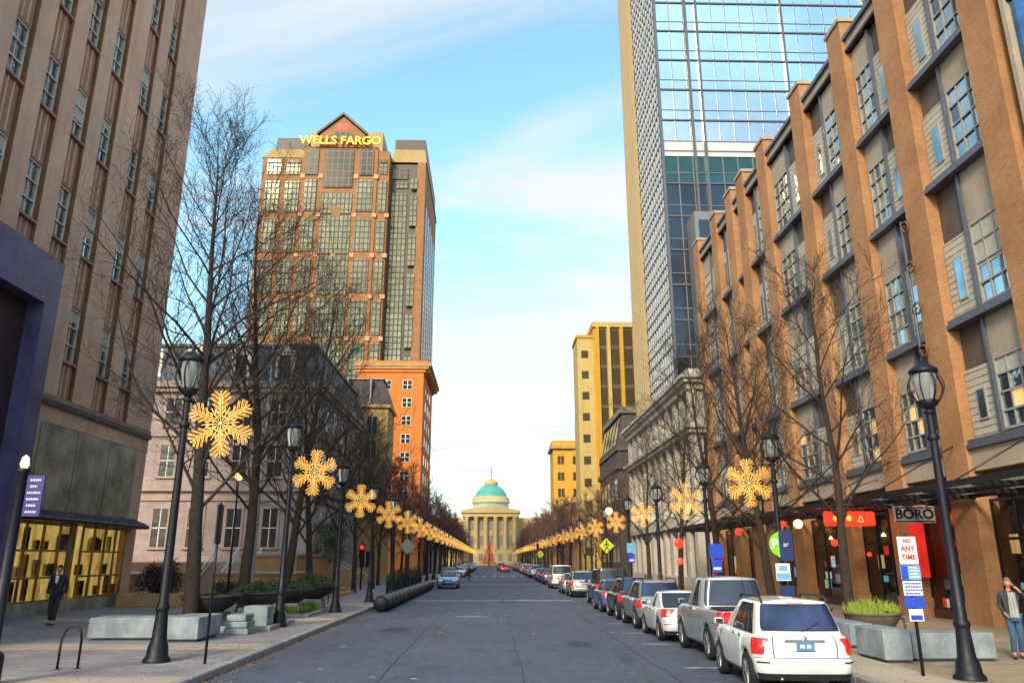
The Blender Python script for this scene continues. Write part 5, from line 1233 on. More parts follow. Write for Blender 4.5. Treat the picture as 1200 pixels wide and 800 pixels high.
trees = [(-10.15, 27.5, TA, 1.08, 0.3), (-10.1, 32.9, TA, 1.0, 2.0), (-10.1, 39.2, TB, 1.1, 1.0), (-10.0, 44.5, TB, 1.0, 4.0), (-9.9, 50.5, TC, 1.1, 2.2), (-9.8, 57.0, TC, 1.0, 5.1), (-9.6, 64.5, TC, 1.0, 0.7)]
for i, (x, y, pr, s, rz) in enumerate(trees):
    put(pr, USED, (x, y, SW), rz, 'leafless tree with dark branches, %s from the camera in the left row' % ORD[i], G3, s)
# the used-flag is keyed by name, so every prototype is moved once
y = 72; i = len(trees)
while y < 288:
    if not (98 < y < 112):
        put(TD if i % 2 else TE, USED, (-10.2 + rt.uniform(-.4, .4), y, SW), rt.uniform(0, 6), 'leafless reddish brown tree, %s from the camera in the left row' % ORD[min(i, 33)], G3, rt.uniform(0.98, 1.2)); i += 1
    y += 7.6
treesR = [(10.9, 24.2, TC, 0.98, 1.2), (10.9, 30.6, TB, 0.86, 3.3), (10.9, 37.5, TC, 1.08, 0.2), (10.9, 45.5, TC, 1.0, 2.8), (10.9, 54.5, TC, 0.95, 4.4)]
for i, (x, y, pr, s, rz) in enumerate(treesR):
    put(pr, USED, (x, y, SW), rz, 'leafless tree with dark branches, %s from the camera in the right row' % ORD[i], G3, s)
y = 70; i = len(treesR)
while y < 288:
    if not (98 < y < 106):
        put(TE if i % 2 else TD, USED, (10.9 + rt.uniform(-.4, .4), y, SW), rt.uniform(0, 6), 'leafless reddish brown tree, %s from the camera in the right row' % ORD[min(i, 33)], G3, rt.uniform(0.75, 0.9) if y < 100 else rt.uniform(0.9, 1.05)); i += 1
    y += 7.8
# trees on the capitol lawn
for k, (x, y, s) in enumerate(((-17, 284, 1.45), (-22, 292, 1.5), (16.5, 284, 1.3), (22, 290, 1.4))):
    put(TD if k % 2 else TE, USED, (x, y, 0), k * 1.3, '%s of the two bare reddish trees on the %s of the capitol front' % (('nearer', 'further')[k % 2], 'left' if x < 0 else 'right'), 'bare trees on the capitol lawn', s)
# ================================================================== PLANTING HELPERS
leafg = surf('leaf_green', (0.10, 0.17, 0.035), (0.05, 0.10, 0.02), 4, 0.7, streak=False, bmp=0, obj=True)
leafd = surf('leaf_dark', (0.035, 0.07, 0.025), (0.018, 0.04, 0.014), 4, 0.7, streak=False, bmp=0, obj=True)
leafy = surf('leaf_yellow_green', (0.36, 0.42, 0.05), (0.18, 0.25, 0.03), 4, 0.7, streak=False, bmp=0, obj=True)
leafr = surf('leaf_dark_red', (0.05, 0.02, 0.03), (0.03, 0.012, 0.018), 4, 0.7, streak=False, bmp=0, obj=True)
def tuft(m, cx_, cy_, z, rx, ry, h, n, mt, rd, grass=False):
    for _ in range(n):
        a = rd.uniform(0, 6.3); q = math.sqrt(rd.random()); x = cx_ + rx * q * math.cos(a); y = cy_ + ry * q * math.sin(a)
        if grass:
            L = h * rd.uniform(0.6, 1.1) * (1.1 - 0.4 * q); b_ = rd.uniform(0, 6.3); lx, ly = math.cos(b_) * L * 0.35, math.sin(b_) * L * 0.35; wv = 0.012
            m.add([(x - wv, y, z), (x + wv, y, z), (x + lx * .4 + wv * .8, y + ly * .4, z + L * .65), (x + lx * .4 - wv * .8, y + ly * .4, z + L * .65), (x + lx, y + ly, z + L * 0.95)], [(0, 1, 2, 3), (3, 2, 4)], mt)
        else:
            zz = z + h * rd.random() * (1 - 0.6 * q * q); s = rd.uniform(0.03, 0.075); d = Vector((rd.gauss(0, 1), rd.gauss(0, 1), rd.gauss(0, 1))).normalized(); e = d.orthogonal().normalized() * s * 0.45; d = d * s
            p = Vector((x, y, zz)); m.add([tuple(p - d), tuple(p + e), tuple(p + d), tuple(p - e)], [(0, 1, 2, 3)], mt)
rp = random.Random(77)
bowlm = surf('bowl_concrete', (0.20, 0.15, 0.11), (0.13, 0.10, 0.075), 2.0, 0.8, streak=False)
bowld = surf('bowl_dark', (0.055, 0.045, 0.05), (0.04, 0.032, 0.036), 2.0, 0.8, streak=False)
def bowl(x, y, z, r, label, group, mt=bowlm, leaf=leafd, h=0.35, n=700, grass=False, pedestal=None):
    t = thing('planter_bowl', label, 'planter', (x, y, z), group)
    m = MB(); m.lathe([(0, 0), (r * 0.42, 0), (r * 0.46, 0.04), (r * 0.75, 0.20), (r * 0.97, 0.44), (r, 0.50), (r * 1.03, 0.51), (r * 1.03, 0.57), (r * 0.93, 0.57), (r * 0.9, 0.50), (0, 0.49)], 28, mt, c=(x, y, z)); m.build('bowl', t)
    m = MB(); tuft(m, x, y, z + 0.48, r * 0.95, r * 0.95, h, n, leaf, rp, grass)
    if grass: tuft(m, x, y, z + 0.48, r * 0.85, r * 0.85, h * 0.6, n // 3, leafd, rp, False)
    m.build('plants', t)
G = 'round planter bowls of green plants'
# ---- left plaza: granite blocks, planter bowls, beds
for (x0, x1, ya, yb, zt, lab) in ((-11.7, -9.5, 23.8, 25.0, 0.62, 'long pale granite bench block on the left plaza'), (-9.35, -8.35, 23.3, 25.2, 0.66, 'short square granite block at the right end of the long granite bench'),
                                  ):
    t = thing('granite_bench', lab, 'bench', ((x0 + x1) / 2, (ya + yb) / 2, SW), 'granite blocks on the left plaza')
    m = MB(); m.cbox(x0, x1, ya, yb, SW + 0.06, zt + SW, gran, 0.025); m.build('seat_block', t); m = MB(); m.box(x0 + 0.08, x1 - 0.08, ya + 0.08, yb - 0.08, SW, SW + 0.06, bowld); m.build('plinth', t)
t = thing('block_stack', 'short stack of three granite slabs on the left plaza behind the thin black post', 'granite slabs', (-8.0, 25.9, SW), 'granite blocks on the left plaza')
for k in range(3): m = MB(); m.cbox(-8.35 + 0.03 * k, -7.6 - 0.05 * k, 25.5, 26.4, SW + 0.2 * k, SW + 0.2 * k + 0.185, gran, 0.02); m.build('slab', t)
t = thing('bollard_block', 'small pale granite cube beside the slab stack on the left plaza', 'granite block', (-7.9, 27.6, SW), 'granite blocks on the left plaza')
m = MB(); m.cbox(-8.3, -7.5, 27.2, 28.0, SW, SW + 0.75, gran, 0.03); m.build('block', t)
bowl(-9.9, 28.6, 0.62, 1.0, 'dark bowl planter nearest the granite bench on the left plaza', G, bowld, leafd, 0.15, 250)
bowl(-9.1, 31.4, 0.62, 1.05, 'dark bowl planter with dark shrubs, second along the left plaza', G, bowld, leafd, 0.45, 900)
bowl(-8.7, 34.6, 0.62, 1.05, 'dark bowl planter with dark shrubs, third along the left plaza', G, bowld, leafd, 0.5, 900)
bowl(-8.5, 38.2, 0.62, 1.05, 'dark bowl planter with dense dark shrubs, furthest on the left plaza', G, bowld, leafd, 0.65, 1100)
for k, (x, y) in enumerate(((-9.9, 28.6), (-9.1, 31.4), (-8.7, 34.6), (-8.5, 38.2))):
    t = thing('planter_pedestal', 'granite pedestal under the %s dark bowl planter from the camera' % ORD[k], 'pedestal', (x, y, SW), 'granite pedestals of the bowls'); m = MB(); m.cbox(x - 0.55, x + 0.55, y - 0.55, y + 0.55, SW, 0.615, gran, 0.02); m.build('pedestal_block', t)
for (x0, x1, ya, yb, lab) in ((-9.4, -7.3, 26.9, 30.2, 'low bed of bright green grasses nearest the second lamp post'), (-9.2, -7.4, 32.8, 36.4, 'low bed of green grasses behind the second lamp post')):
    t = thing('planting_bed', lab, 'planting bed', ((x0 + x1) / 2, ya, SW), 'kerbed beds of green grasses')
    m = MB(); 
    for a in ((x0, x1, ya, ya + 0.14), (x0, x1, yb - 0.14, yb), (x0, x0 + 0.14, ya + 0.141, yb - 0.141), (x1 - 0.14, x1, ya + 0.141, yb - 0.141)): m.cbox(*a, SW - 0.01, SW + 0.14, kerbm, 0.015)
    m.build('edging', t); m = MB(); m.box(x0 + .14, x1 - .14, ya + .14, yb - .14, SW, SW + 0.06, earth); m.build('soil', t)
    m = MB()
    for k in range(22): tuft(m, rp.uniform(x0 + .35, x1 - .35), rp.uniform(ya + .35, yb - .35), SW + 0.05, 0.22, 0.22, rp.uniform(0.35, 0.6), 70, leafg if rp.random() < 0.7 else leafy, rp, True)
    m.build('grasses', t)
# shrubs by the left building
def shrub(x, y, z, r, h, label, mt, n=2600, name='shrub', group='dark shrubs near the stone terrace'):
    t = thing(name, label, 'shrub', (x, y, z), group); m = MB(); T = MB()
    for k in range(16):
        a = rp.uniform(0, 6.3); q = rp.random() * r * 0.7; T.tube([(x, y, z), (x + q * math.cos(a) * .6, y + q * math.sin(a) * .6, z + h * .5), (x + q * math.cos(a), y + q * math.sin(a), z + h * rp.uniform(.7, 1))], [0.03, 0.02, 0.006], 4, bark)
    T.build('stems', t)
    for k in range(26):
        a = rp.uniform(0, 6.3); q = math.sqrt(rp.random()) * r * 0.8; cz_ = z + h * rp.uniform(0.15, 0.85)
        for _ in range(n // 26):
            d = Vector((rp.gauss(0, 1), rp.gauss(0, 1), rp.gauss(0, 1))).normalized() * r * 0.36 * rp.random() ** 0.5; p = Vector((x + q * math.cos(a), y + q * math.sin(a), cz_)) + d
            s = rp.uniform(0.04, 0.08); d = Vector((rp.gauss(0, 1), rp.gauss(0, 1), rp.gauss(0, 1))).normalized(); e = d.orthogonal().normalized() * s * .5; d *= s
            m.add([tuple(p - d), tuple(p + e), tuple(p + d), tuple(p - e)], [(0, 1, 2, 3)], mt)
    m.build('leaves', t)
shrub(-17.0, 41.3, 0.5, 1.25, 1.9, 'dark reddish shrub in the brown planter by the office block corner', leafr, 3200)
t = thing('brick_planter', 'brown stone planter under the dark reddish shrub by the office block', 'planter', (-17, 41.3, SW)); m = MB(); m.cbox(-18.6, -15.4, 40.2, 42.4, SW, 0.75, tansto, 0.02); m.build('box', t)
shrub(-15.0, 46, 0.14, 0.9, 1.0, 'dark green shrub left of the stone steps', leafd, 1600)
shrub(-13.4, 47.0, 0.14, 0.9, 1.0, 'dark green shrub in front of the tan terrace wall', leafd, 1600)
shrub(-12.6, 62.0, 2.0, 1.6, 3.4, 'tall evergreen shrub on the terrace between the tree trunks', leafd, 4200)
t = thing('low_wall', 'low tan stone wall with steps on the left pavement beyond the bowls', 'wall', (-11, 50, SW)); m = MB(); m.cbox(-12.3, -10.6, 48, 57, SW, 0.9, tansto, 0.03); m.cbox(-10.4, -9.3, 41, 43.2, SW, 0.8, tansto, 0.02); m.box(-10.5, -10.0, 49, 56, SW, 0.55, tansto); m.box(-9.99, -9.5, 49.5, 55.5, SW, 0.32, tansto); m.build('masonry', t)

# ---- bicycle rack, posts and signs on the left
t = thing('bike_rack', 'black hoop bicycle rack on the left pavement', 'bike rack', (-9.1, 17.9, SW)); m = MB()
m.tube([(-9.28, 17.8, SW), (-9.28, 17.8, 0.75)] + [(-9.09 - 0.19 * math.cos(a), 17.85 + 0.02, 0.80 + 0.2 * math.sin(a)) for a in [k * PI / 8 for k in range(9)]] + [(-8.90, 17.9, 0.75), (-8.90, 17.9, SW)], 0.027, 8, black); m.build('hoop', t)
for q in (-9.28, -8.90): m = MB(); m.lathe([(0.07, 0), (0.07, 0.012), (0, 0.013)], 10, black, c=(q, 17.8 if q < -9 else 17.9, SW)); m.build('foot_plate', t)
bluep = plain('sign_blue', (0.02, 0.018, 0.19), 0.4); bluel = plain('sign_letters', (0.62, 0.50, 0.62), 0.5)
bx, by = -9.45, 15.7
t = thing('banner_post', 'thick dark post carrying a blue information sign at the left edge', 'sign post', (bx, by, SW))
m = MB(); m.lathe([(0.22, 0), (0.22, 0.5), (0.19, 0.55), (0.115, 0.6), (0.095, 3.9), (0.13, 3.95), (0.13, 4.02), (0, 4.04)], 14, black, c=(bx, by, SW)); m.build('post', t)
m = MB(); m.lathe([(0.05, 4.02), (0.085, 4.1), (0.06, 4.24), (0, 4.3)], 10, warmbulb, c=(bx, by, SW)); m.build('lamp_globe', t)
m = MB(); m.box(bx + 0.12, bx + 0.46, by - 0.02, by + 0.02, 3.22, 4.02, bluep); m.box(bx, bx + 0.12, by - 0.015, by + 0.015, 3.3, 3.34, black); m.box(bx, bx + 0.12, by - 0.015, by + 0.015, 3.9, 3.94, black); s_ = m.build('sign_panel', t)
m = MB()
for k, (a, e) in enumerate(((0.18, 0.40), (0.20, 0.34), (0.16, 0.42), (0.16, 0.40), (0.18, 0.36), (0.18, 0.40))):
    z = 3.93 - k * 0.125; q = a
    while q < e: w_ = rp.uniform(0.02, 0.045); m.box(bx + q, bx + min(q + w_, e), by - 0.028, by - 0.021, z - 0.022, z + 0.022, bluel); q += w_ + 0.012
m.build('sign_text', s_)
px, py = -6.45, 18.64
t = thing('parking_sign_post', 'thin black sign post with narrow sign seen edge-on near the left kerb', 'sign post', (px, py, SW))
m = MB(); m.tube([(px, py, SW), (px, py, 3.7)], 0.032, 8, black); m.build('post', t); m = MB(); m.box(px - 0.012, px + 0.012, py - 0.2, py + 0.2, 2.75, 3.65, dmetal); m.build('sign_panel', t)
# flagpole and globe lamps
t = thing('flagpole', 'pale flagpole standing on the left plaza among the trees', 'flagpole', (-13.4, 45, SW)); m = MB(); m.tube([(-13.4, 45, SW), (-13.4, 45, 8), (-13.4, 45, 15.5)], [0.085, 0.07, 0.045], 10, plain('pale_pole', (0.62, 0.62, 0.66), 0.35, 0.4)); m.build('pole', t)
m = MB(); m.lathe([(0, -0.1), (0.1, 0), (0, 0.1)], 10, chrome, c=(-13.4, 45, 15.6)); m.build('finial', t)
t = thing('globe_lamp', 'slim black lamp with lit amber globe on the left plaza', 'lamp', (-13.9, 42.5, SW)); m = MB(); m.tube([(-13.9, 42.5, SW), (-13.9, 42.5, 6.6)], [0.07, 0.045], 8, black); m.build('pole', t)
m = MB(); m.lathe([(0, 6.5), (0.17, 6.62), (0.21, 6.8), (0.17, 6.98), (0, 7.05)], 12, warmbulb, c=(-13.9, 42.5, 0)); m.build('globe', t)
for i, (x, y, z, lab) in enumerate(((-8.4, 41.5, 3.0, 'pale road sign on a slim post between the third and fourth left lamps'),)):
    t = thing('road_sign', lab, 'road sign', (x, y, SW)); m = MB(); m.tube([(x, y, SW), (x, y, z)], 0.03, 6, dmetal); m.build('post', t); m = MB(); m.box(x - 0.22, x + 0.22, y - 0.04, y - 0.015, z - 0.6, z, black); m.build('sign_panel', t)
# diamond signs
def diamond(x, y, z, s, mt, lab, back=False):
    t = thing('diamond_sign', lab, 'road sign', (x, y, SW), 'diamond road signs'); m = MB(); m.tube([(x, y, SW), (x, y, z + s * .5)], 0.035, 6, dmetal); m.build('post', t)
    m = MB(); m.prism([(x, z - s), (x + s, z), (x, z + s), (x - s, z)], 'y', y - 0.06, y - 0.04, mt); p_ = m.build('sign_panel', t)
    if not back:
        m = MB(); m.lathe([(0, -0.062), (0.07, -0.061)], 10, black, c=(x, y, z + 0.33), axis='y'); yy = y - 0.063
        for a, b_ in (((0, 0.24), (0.0, -0.02)), ((0, -0.02), (0.17, -0.38)), ((0, -0.02), (-0.14, -0.38)), ((0, 0.18), (0.2, 0.0)), ((0, 0.18), (-0.18, 0.04))): m.tube([(x + a[0], yy, z + a[1]), (x + b_[0], yy, z + b_[1])], 0.035, 5, black)
        m.build('walking_figure', p_)
signyel = plain('sign_yellow_green', (0.62, 0.62, 0.03), 0.4); signback = plain('sign_back_grey', (0.42, 0.40, 0.36), 0.5)
diamond(8.35, 57.0, 3.35, 0.55, signyel, 'bright yellow-green walking figure diamond sign right of the street, nearer one'); diamond(7.9, 128.0, 3.2, 0.62, signyel, 'bright yellow-green walking figure diamond sign right of the street, distant one')
diamond(-6.4, 60.0, 3.35, 0.6, signback, 'unpainted grey back of a diamond sign left of the street', True)
# traffic signals
def signal(x, y, z, lab, arm=0):
    t = thing('traffic_signal', lab, 'traffic light', (x, y, SW), 'traffic lights showing red'); m = MB(); m.tube([(x, y, SW), (x, y, z + 0.8)], 0.07, 8, black); m.build('pole', t)
    for k, xx in enumerate((x, x + arm) if arm else (x,)):
        if k: m = MB(); m.tube([(x, y, z + 0.75), (xx, y, z + 0.75)], 0.05, 6, black); m.build('arm', t)
        m = MB(); m.cbox(xx - 0.19, xx + 0.19, y - 0.33, y - 0.08, z - 0.55, z + 0.55, black, 0.02); h = m.build('signal_head', t)
        for q, mt in enumerate((redglow, dmetal, dmetal)):
            m = MB(); m.lathe([(0, -0.345), (0.14, -0.34), (0.145, -0.33)], 14, mt, c=(xx, y, z + 0.36 - q * 0.36), axis='y'); m.build('lens', h)
            m = MB(); m.lathe([(0.155, -0.33), (0.16, -0.50)], 10, black, c=(xx, y, z + 0.36 - q * 0.36), axis='y', a0=0, a1=PI); m.build('visor', h)
signal(-8.9, 97.0, 4.2, 'red traffic light on the left just beyond the row of bollards'); signal(9.9, 98.0, 4.3, 'red traffic light on the right beside the dark corner building', -1.5)
signal(-10.2, 62.5, 2.95, 'low red signal lamp on the left pavement behind the fourth lamp post'); 
signal(6.9, 118.0, 4.4, 'distant red traffic light on the right beyond the crossing'); signal(-6.6, 119.0, 4.4, 'distant red traffic light on the left beyond the crossing')

# ---- black segmented barrier tube along the left kerb
rubber = plain('barrier_rubber', (0.008, 0.010, 0.020), 0.5, 0, 0.35)
t = thing('tube_barrier', 'thick black segmented tube barrier lying along the left kerb', 'barrier', (-4.95, 38, 0))
n = 17; a = 38.2
for k in range(n):
    y0_ = a + k * 1.72; x0_ = -5.25 + 0.006 * k; m = MB(); r = 0.37
    m.lathe([(0.0, 0.0), (r * 0.72, 0.01), (r * 0.93, 0.06), (r, 0.18), (r, 0.8), (r * 0.965, 0.84), (r * 0.965, 0.88), (r, 0.92), (r, 1.52), (r * 0.93, 1.64), (r * 0.72, 1.69), (0, 1.70)], 24, rubber, c=(x0_ , y0_, r), axis='y'); m.build('tube_segment', t)
# black bollard-planters beside it
for k in range(7):
    y = 55 + k * 3.4; x = -6.9; t = thing('bin_planter', 'tall black box planter with evergreen top, %s of the row beside the tube barrier' % ORD[k], 'planter', (x, y, SW), 'tall black planters beside the barrier')
    m = MB(); m.cbox(x - 0.3, x + 0.3, y - 0.3, y + 0.3, SW, 0.95, black, 0.03); m.build('box', t); m = MB(); tuft(m, x, y, 0.95, 0.38, 0.38, 0.9, 420, leafd, rp); m.build('plants', t)

# ---- right pavement: benches, bowls, tables, signs
for (x0, x1, ya, yb, zt, lab) in ((8.95, 9.6, 18.3, 19.7, 0.72, 'upright rough granite block left of the long pale bench on the right pavement'), (9.75, 11.7, 18.55, 19.35, 0.62, 'long pale granite bench beside the nearest right lamp post'), (9.55, 10.2, 21.3, 23.6, 0.62, 'pale granite bench end behind the white SUV')):
    t = thing('granite_bench', lab, 'bench', ((x0 + x1) / 2, ya, SW), 'granite benches on the right pavement')
    m = MB(); m.cbox(x0, x1, ya, yb, SW + 0.05, zt + SW, gran, 0.03); m.build('seat_block', t); m = MB(); m.box(x0 + 0.06, x1 - 0.06, ya + 0.06, yb - 0.06, SW, SW + 0.05, bowld); m.build('plinth', t)
bowl(11.3, 23.6, 0.34, 0.8, 'broad bowl planter with tall yellow-green grasses behind the parking sign', G, bowlm, leafy, 0.55, 300, True)
bowl(10.2, 26.4, 0.34, 1.05, 'broad bowl planter with low green plants behind the white SUV roof', G, bowlm, leafg, 0.4, 1100)
bowl(9.9, 30.5, 0.34, 1.0, 'broad bowl planter with low green plants furthest along the right pavement', G, bowlm, leafg, 0.4, 900)
for k, (x, y) in enumerate(((11.3, 23.4), (10.2, 26.4), (9.9, 30.5))):
    t = thing('planter_pedestal', 'low concrete foot under the %s right-hand bowl planter from the camera' % ORD[k], 'pedestal', (x, y, SW), 'granite pedestals of the bowls'); m = MB(); m.cbox(x - 0.5, x + 0.5, y - 0.5, y + 0.5, SW, 0.335, gran, 0.02); m.build('pedestal_block', t)
def cafe_table(x, y, lab):
    t = thing('cafe_table', lab, 'table', (x, y, SW), 'black cafe tables on the right pavement'); m = MB(); m.lathe([(0, 0.70), (0.38, 0.70), (0.38, 0.73), (0, 0.735)], 20, black, c=(x, y, SW)); m.build('tabletop', t)
    m = MB(); m.tube([(x, y, SW + 0.03), (x, y, SW + 0.7)], 0.03, 6, black); m.lathe([(0, 0.03), (0.2, 0.02), (0.22, 0)], 12, black, c=(x, y, SW)); m.build('pedestal', t)
def cafe_chair():
    t = thing('cafe_chair', '', 'chair'); m = MB(); m.box(-0.2, 0.2, -0.2, 0.2, 0.43, 0.455, black); m.build('seat', t)
    m = MB(); m.tube([(-0.19, 0.19, 0.44), (-0.2, 0.24, 0.86), (0.2, 0.24, 0.86), (0.19, 0.19, 0.44)], 0.014, 5, black)
    for k in range(5): m.tube([(-0.14 + k * 0.07, 0.2, 0.45), (-0.14 + k * 0.07, 0.24, 0.85)], 0.008, 4, black)
    m.build('backrest', t)
    for sx in (-1, 1):
        for sy in (-1, 1): m = MB(); m.tube([(sx * 0.18, sy * 0.18, 0.44), (sx * 0.21, sy * 0.22, 0)], 0.013, 5, black); m.build('leg', t)
    return t
cafe_table(12.4, 25.2, 'small round black cafe table right of the yellow-green grasses'); cafe_table(11.0, 28.6, 'small round black cafe table further back between the bowl planters')
CH = cafe_chair()
for k, (x, y, r_, lab) in enumerate(((12.1, 24.4, 3.0, 'black metal cafe chair nearest the camera at the nearer table'), (13.0, 25.5, 1.2, 'black metal cafe chair on the right of the nearer table'), (12.3, 26.1, 0.2, 'black metal cafe chair behind the nearer table'), (10.6, 27.9, 2.7, 'black metal cafe chair in front of the further table'), (11.6, 28.9, 1.5, 'black metal cafe chair right of the further table'))):
    put(CH, USED, (x, y, SW), r_, lab, 'black metal cafe chairs on the right pavement')
# parking sign stack
sw_ = plain('sign_white', (0.72, 0.70, 0.70), 0.45); sblue = plain('sign_bright_blue', (0.02, 0.07, 0.60), 0.4); sred = plain('sign_red_ink', (0.60, 0.04, 0.05), 0.5); slb = plain('sign_sky_blue', (0.16, 0.42, 0.72), 0.4)
px, py = 8.72, 16.35
t = thing('parking_sign', 'stack of red, white and blue parking signs on one post beside the nearest right lamp', 'parking sign', (px, py, SW))
m = MB(); m.tube([(px, py, SW), (px, py, 2.9)], 0.035, 8, black); m.build('post', t)
def panel(z0, z1, hw_, mt): m = MB(); m.cbox(px - hw_, px + hw_, py - 0.062, py - 0.045, z0, z1, mt, 0.006); return m.build('sign_panel', t)
a = panel(2.30, 2.86, 0.20, sw_); text('sign_text', 'NO', 0.10, sred, (px, py - 0.066, 2.77), (R(90), 0, 0), a, 0.002, 0.004); text('sign_text', 'ANY', 0.14, sred, (px, py - 0.066, 2.61), (R(90), 0, 0), a, 0.002, 0.004); text('sign_text', 'TIME', 0.14, sred, (px, py - 0.066, 2.44), (R(90), 0, 0), a, 0.002, 0.004)
a = panel(1.99, 2.28, 0.21, slb); m = MB(); m.box(px - 0.20, px - 0.06, py - 0.068, py - 0.063, 2.0, 2.27, sblue)
for k in range(4): m.box(px - 0.03, px + 0.17 - 0.03 * (k % 2), py - 0.068, py - 0.063, 2.04 + k * 0.06, 2.065 + k * 0.06, sw_)
m.build('sign_text', a)
a = panel(1.68, 1.97, 0.20, sw_); m = MB()
for k in range(4):
    q = -0.16
    while q < 0.15: w_ = rp.uniform(0.03, 0.06); m.box(px + q, px + q + w_, py - 0.068, py - 0.063, 1.71 + k * 0.065, 1.74 + k * 0.065, sblue); q += w_ + 0.015
m.build('sign_text', a)
a = panel(1.44, 1.66, 0.21, sblue); a = panel(1.18, 1.42, 0.15, sw_); m = MB(); m.box(px - 0.12, px + 0.12, py - 0.068, py - 0.063, 1.21, 1.30, sblue); m.build('sign_text', a)
# green P sign
px, py = 9.22, 25.0
pgr = plain('parking_green', (0.22, 0.62, 0.04), 0.4); pnv = plain('parking_navy', (0.02, 0.035, 0.13), 0.4)
t = thing('parking_banner', 'round green P parking sign with navy half beside the second right lamp', 'parking sign', (px, py, SW))
m = MB(); m.tube([(px - 0.05, py, SW), (px - 0.05, py, 3.4)], 0.04, 8, black); m.build('post', t)
m = MB(); m.box(px - 0.02, px + 0.42, py - 0.07, py - 0.05, 2.35, 3.3, pnv); m.prism([(px - 0.02, 3.27)] + [(px - 0.02 - 0.32 * math.sin(a_), 2.86 + 0.36 * math.cos(a_)) for a_ in [k * PI / 12 for k in range(1, 12)]] + [(px - 0.02, 2.45)], 'y', py - 0.075, py - 0.052, pgr); a = m.build('sign_panel', t)
text('letter', 'P', 0.42, sw_, (px - 0.16, py - 0.08, 2.86), (R(90), 0, 0), a, 0.003, 0.012); text('sign_text', 'ar', 0.22, sw_, (px + 0.2, py - 0.075, 2.86), (R(90), 0, 0), a, 0.003)
m = MB(); m.box(px - 0.2, px + 0.26, py - 0.07, py - 0.05, 1.75, 2.28, sw_); m.box(px - 0.18, px + 0.24, py - 0.076, py - 0.071, 1.78, 1.98, slb); m.box(px - 0.1, px + 0.16, py - 0.076, py - 0.071, 2.05, 2.2, slb); m.build('sign_panel', t)
m = MB(); m.box(px - 0.12, px + 0.35, py - 0.07, py - 0.05, 1.1, 1.6, pnv); m.build('sign_panel', t)
for (x, y, z0, z1, mt, lab) in ((9.0, 31.4, 1.9, 3.0, sblue, 'blue and white parking sign beside the third right lamp'), (8.9, 50.0, 2.2, 3.4, slb, 'pale blue sign with white top beyond the fourth right lamp')):
    t = thing('parking_sign', lab, 'parking sign', (x, y, SW)); m = MB(); m.tube([(x, y, SW), (x, y, z1)], 0.035, 6, black); m.build('post', t)
    m = MB(); m.box(x - 0.28, x + 0.28, y - 0.06, y - 0.045, (z0 + z1) / 2, z1, mt); m.build('sign_panel', t); m = MB(); m.box(x - 0.2, x + 0.2, y - 0.06, y - 0.045, z0, (z0 + z1) / 2 - 0.05, sblue); m.box(x - 0.15, x + 0.15, y - 0.066, y - 0.061, z0 + 0.1, z0 + 0.2, sw_); m.build('sign_panel', t)
for (x, y, z, r_, lab) in ((10.3, 43.0, 3.25, 0.26, 'round red sign over a smaller red sign in front of the stone podium building'),):
    t = thing('red_sign', lab, 'sign', (x, y, SW)); m = MB(); m.tube([(x, y, SW), (x, y, z)], 0.03, 6, black); m.build('post', t)
    m = MB(); m.lathe([(0, -0.06), (r_, -0.06), (r_, -0.04)], 18, redglow, c=(x, y, z), axis='y'); m.build('sign_panel', t); m = MB(); m.lathe([(0, -0.06), (r_ * .7, -0.06), (r_ * .7, -0.04)], 18, glow('dull_red_glow', (0.8, 0.06, 0.03), 0.4), c=(x, y, z - 0.95), axis='y'); m.build('sign_panel', t)
# hanging shop signs and lanterns under the canopy
sgrey = plain('sign_grey_board', (0.36, 0.33, 0.33), 0.5)
x0, x1, yy = 15.25, 16.85, 29.2
t = thing('hanging_shop_sign', 'grey shop sign reading BORO hung under the canopy', 'shop sign', ((x0 + x1) / 2, yy, 4.45))
m = MB(); m.cbox(x0, x1, yy - 0.06, yy, 3.72, 4.36, sgrey, 0.02); a = m.build('board', t); m = MB(); m.tube([(x0 + 0.2, yy - .03, 4.36), (x0 + 0.2, yy - .03, 4.6)], 0.015, 5, black); m.tube([(x1 - 0.2, yy - .03, 4.36), (x1 - 0.2, yy - .03, 4.6)], 0.015, 5, black); m.build('hanger', t)
text('lettering', 'BORO', 0.50, black, ((x0 + x1) / 2, yy - 0.07, 4.04), (R(90), 0, 0), a, 0.01, 0.012, 1.06)
m = MB(); m.box(x0 + 0.05, x1 - 0.05, yy - 0.068, yy - 0.062, 4.27, 4.31, black); m.box(x0 + 0.05, x1 - 0.05, yy - 0.068, yy - 0.062, 3.77, 3.81, black); m.build('border_line', a)
t = thing('neon_sign', 'long glowing red neon box sign under the canopy left of the grey shop sign', 'neon sign', (15.6, 34.5, 4.45))
m = MB(); m.cbox(14.85, 17.15, 34.4, 34.55, 3.85, 4.45, redglow, 0.06); a = m.build('light_box', t); m = MB()
for cx_ in (15.35, 15.65, 15.95): 
    for k in range(4): aa = k * PI / 4; m.tube([(cx_ - 0.13 * math.cos(aa), 34.38, 4.16 - 0.13 * math.sin(aa)), (cx_ + 0.13 * math.cos(aa), 34.38, 4.16 + 0.13 * math.sin(aa))], 0.022, 5, orglow)
m.tube([(16.35, 34.38, 4.02), (16.47, 34.38, 4.28), (16.59, 34.38, 4.02), (16.35, 34.38, 4.02)], 0.018, 5, orglow); m.build('neon_symbols', a)
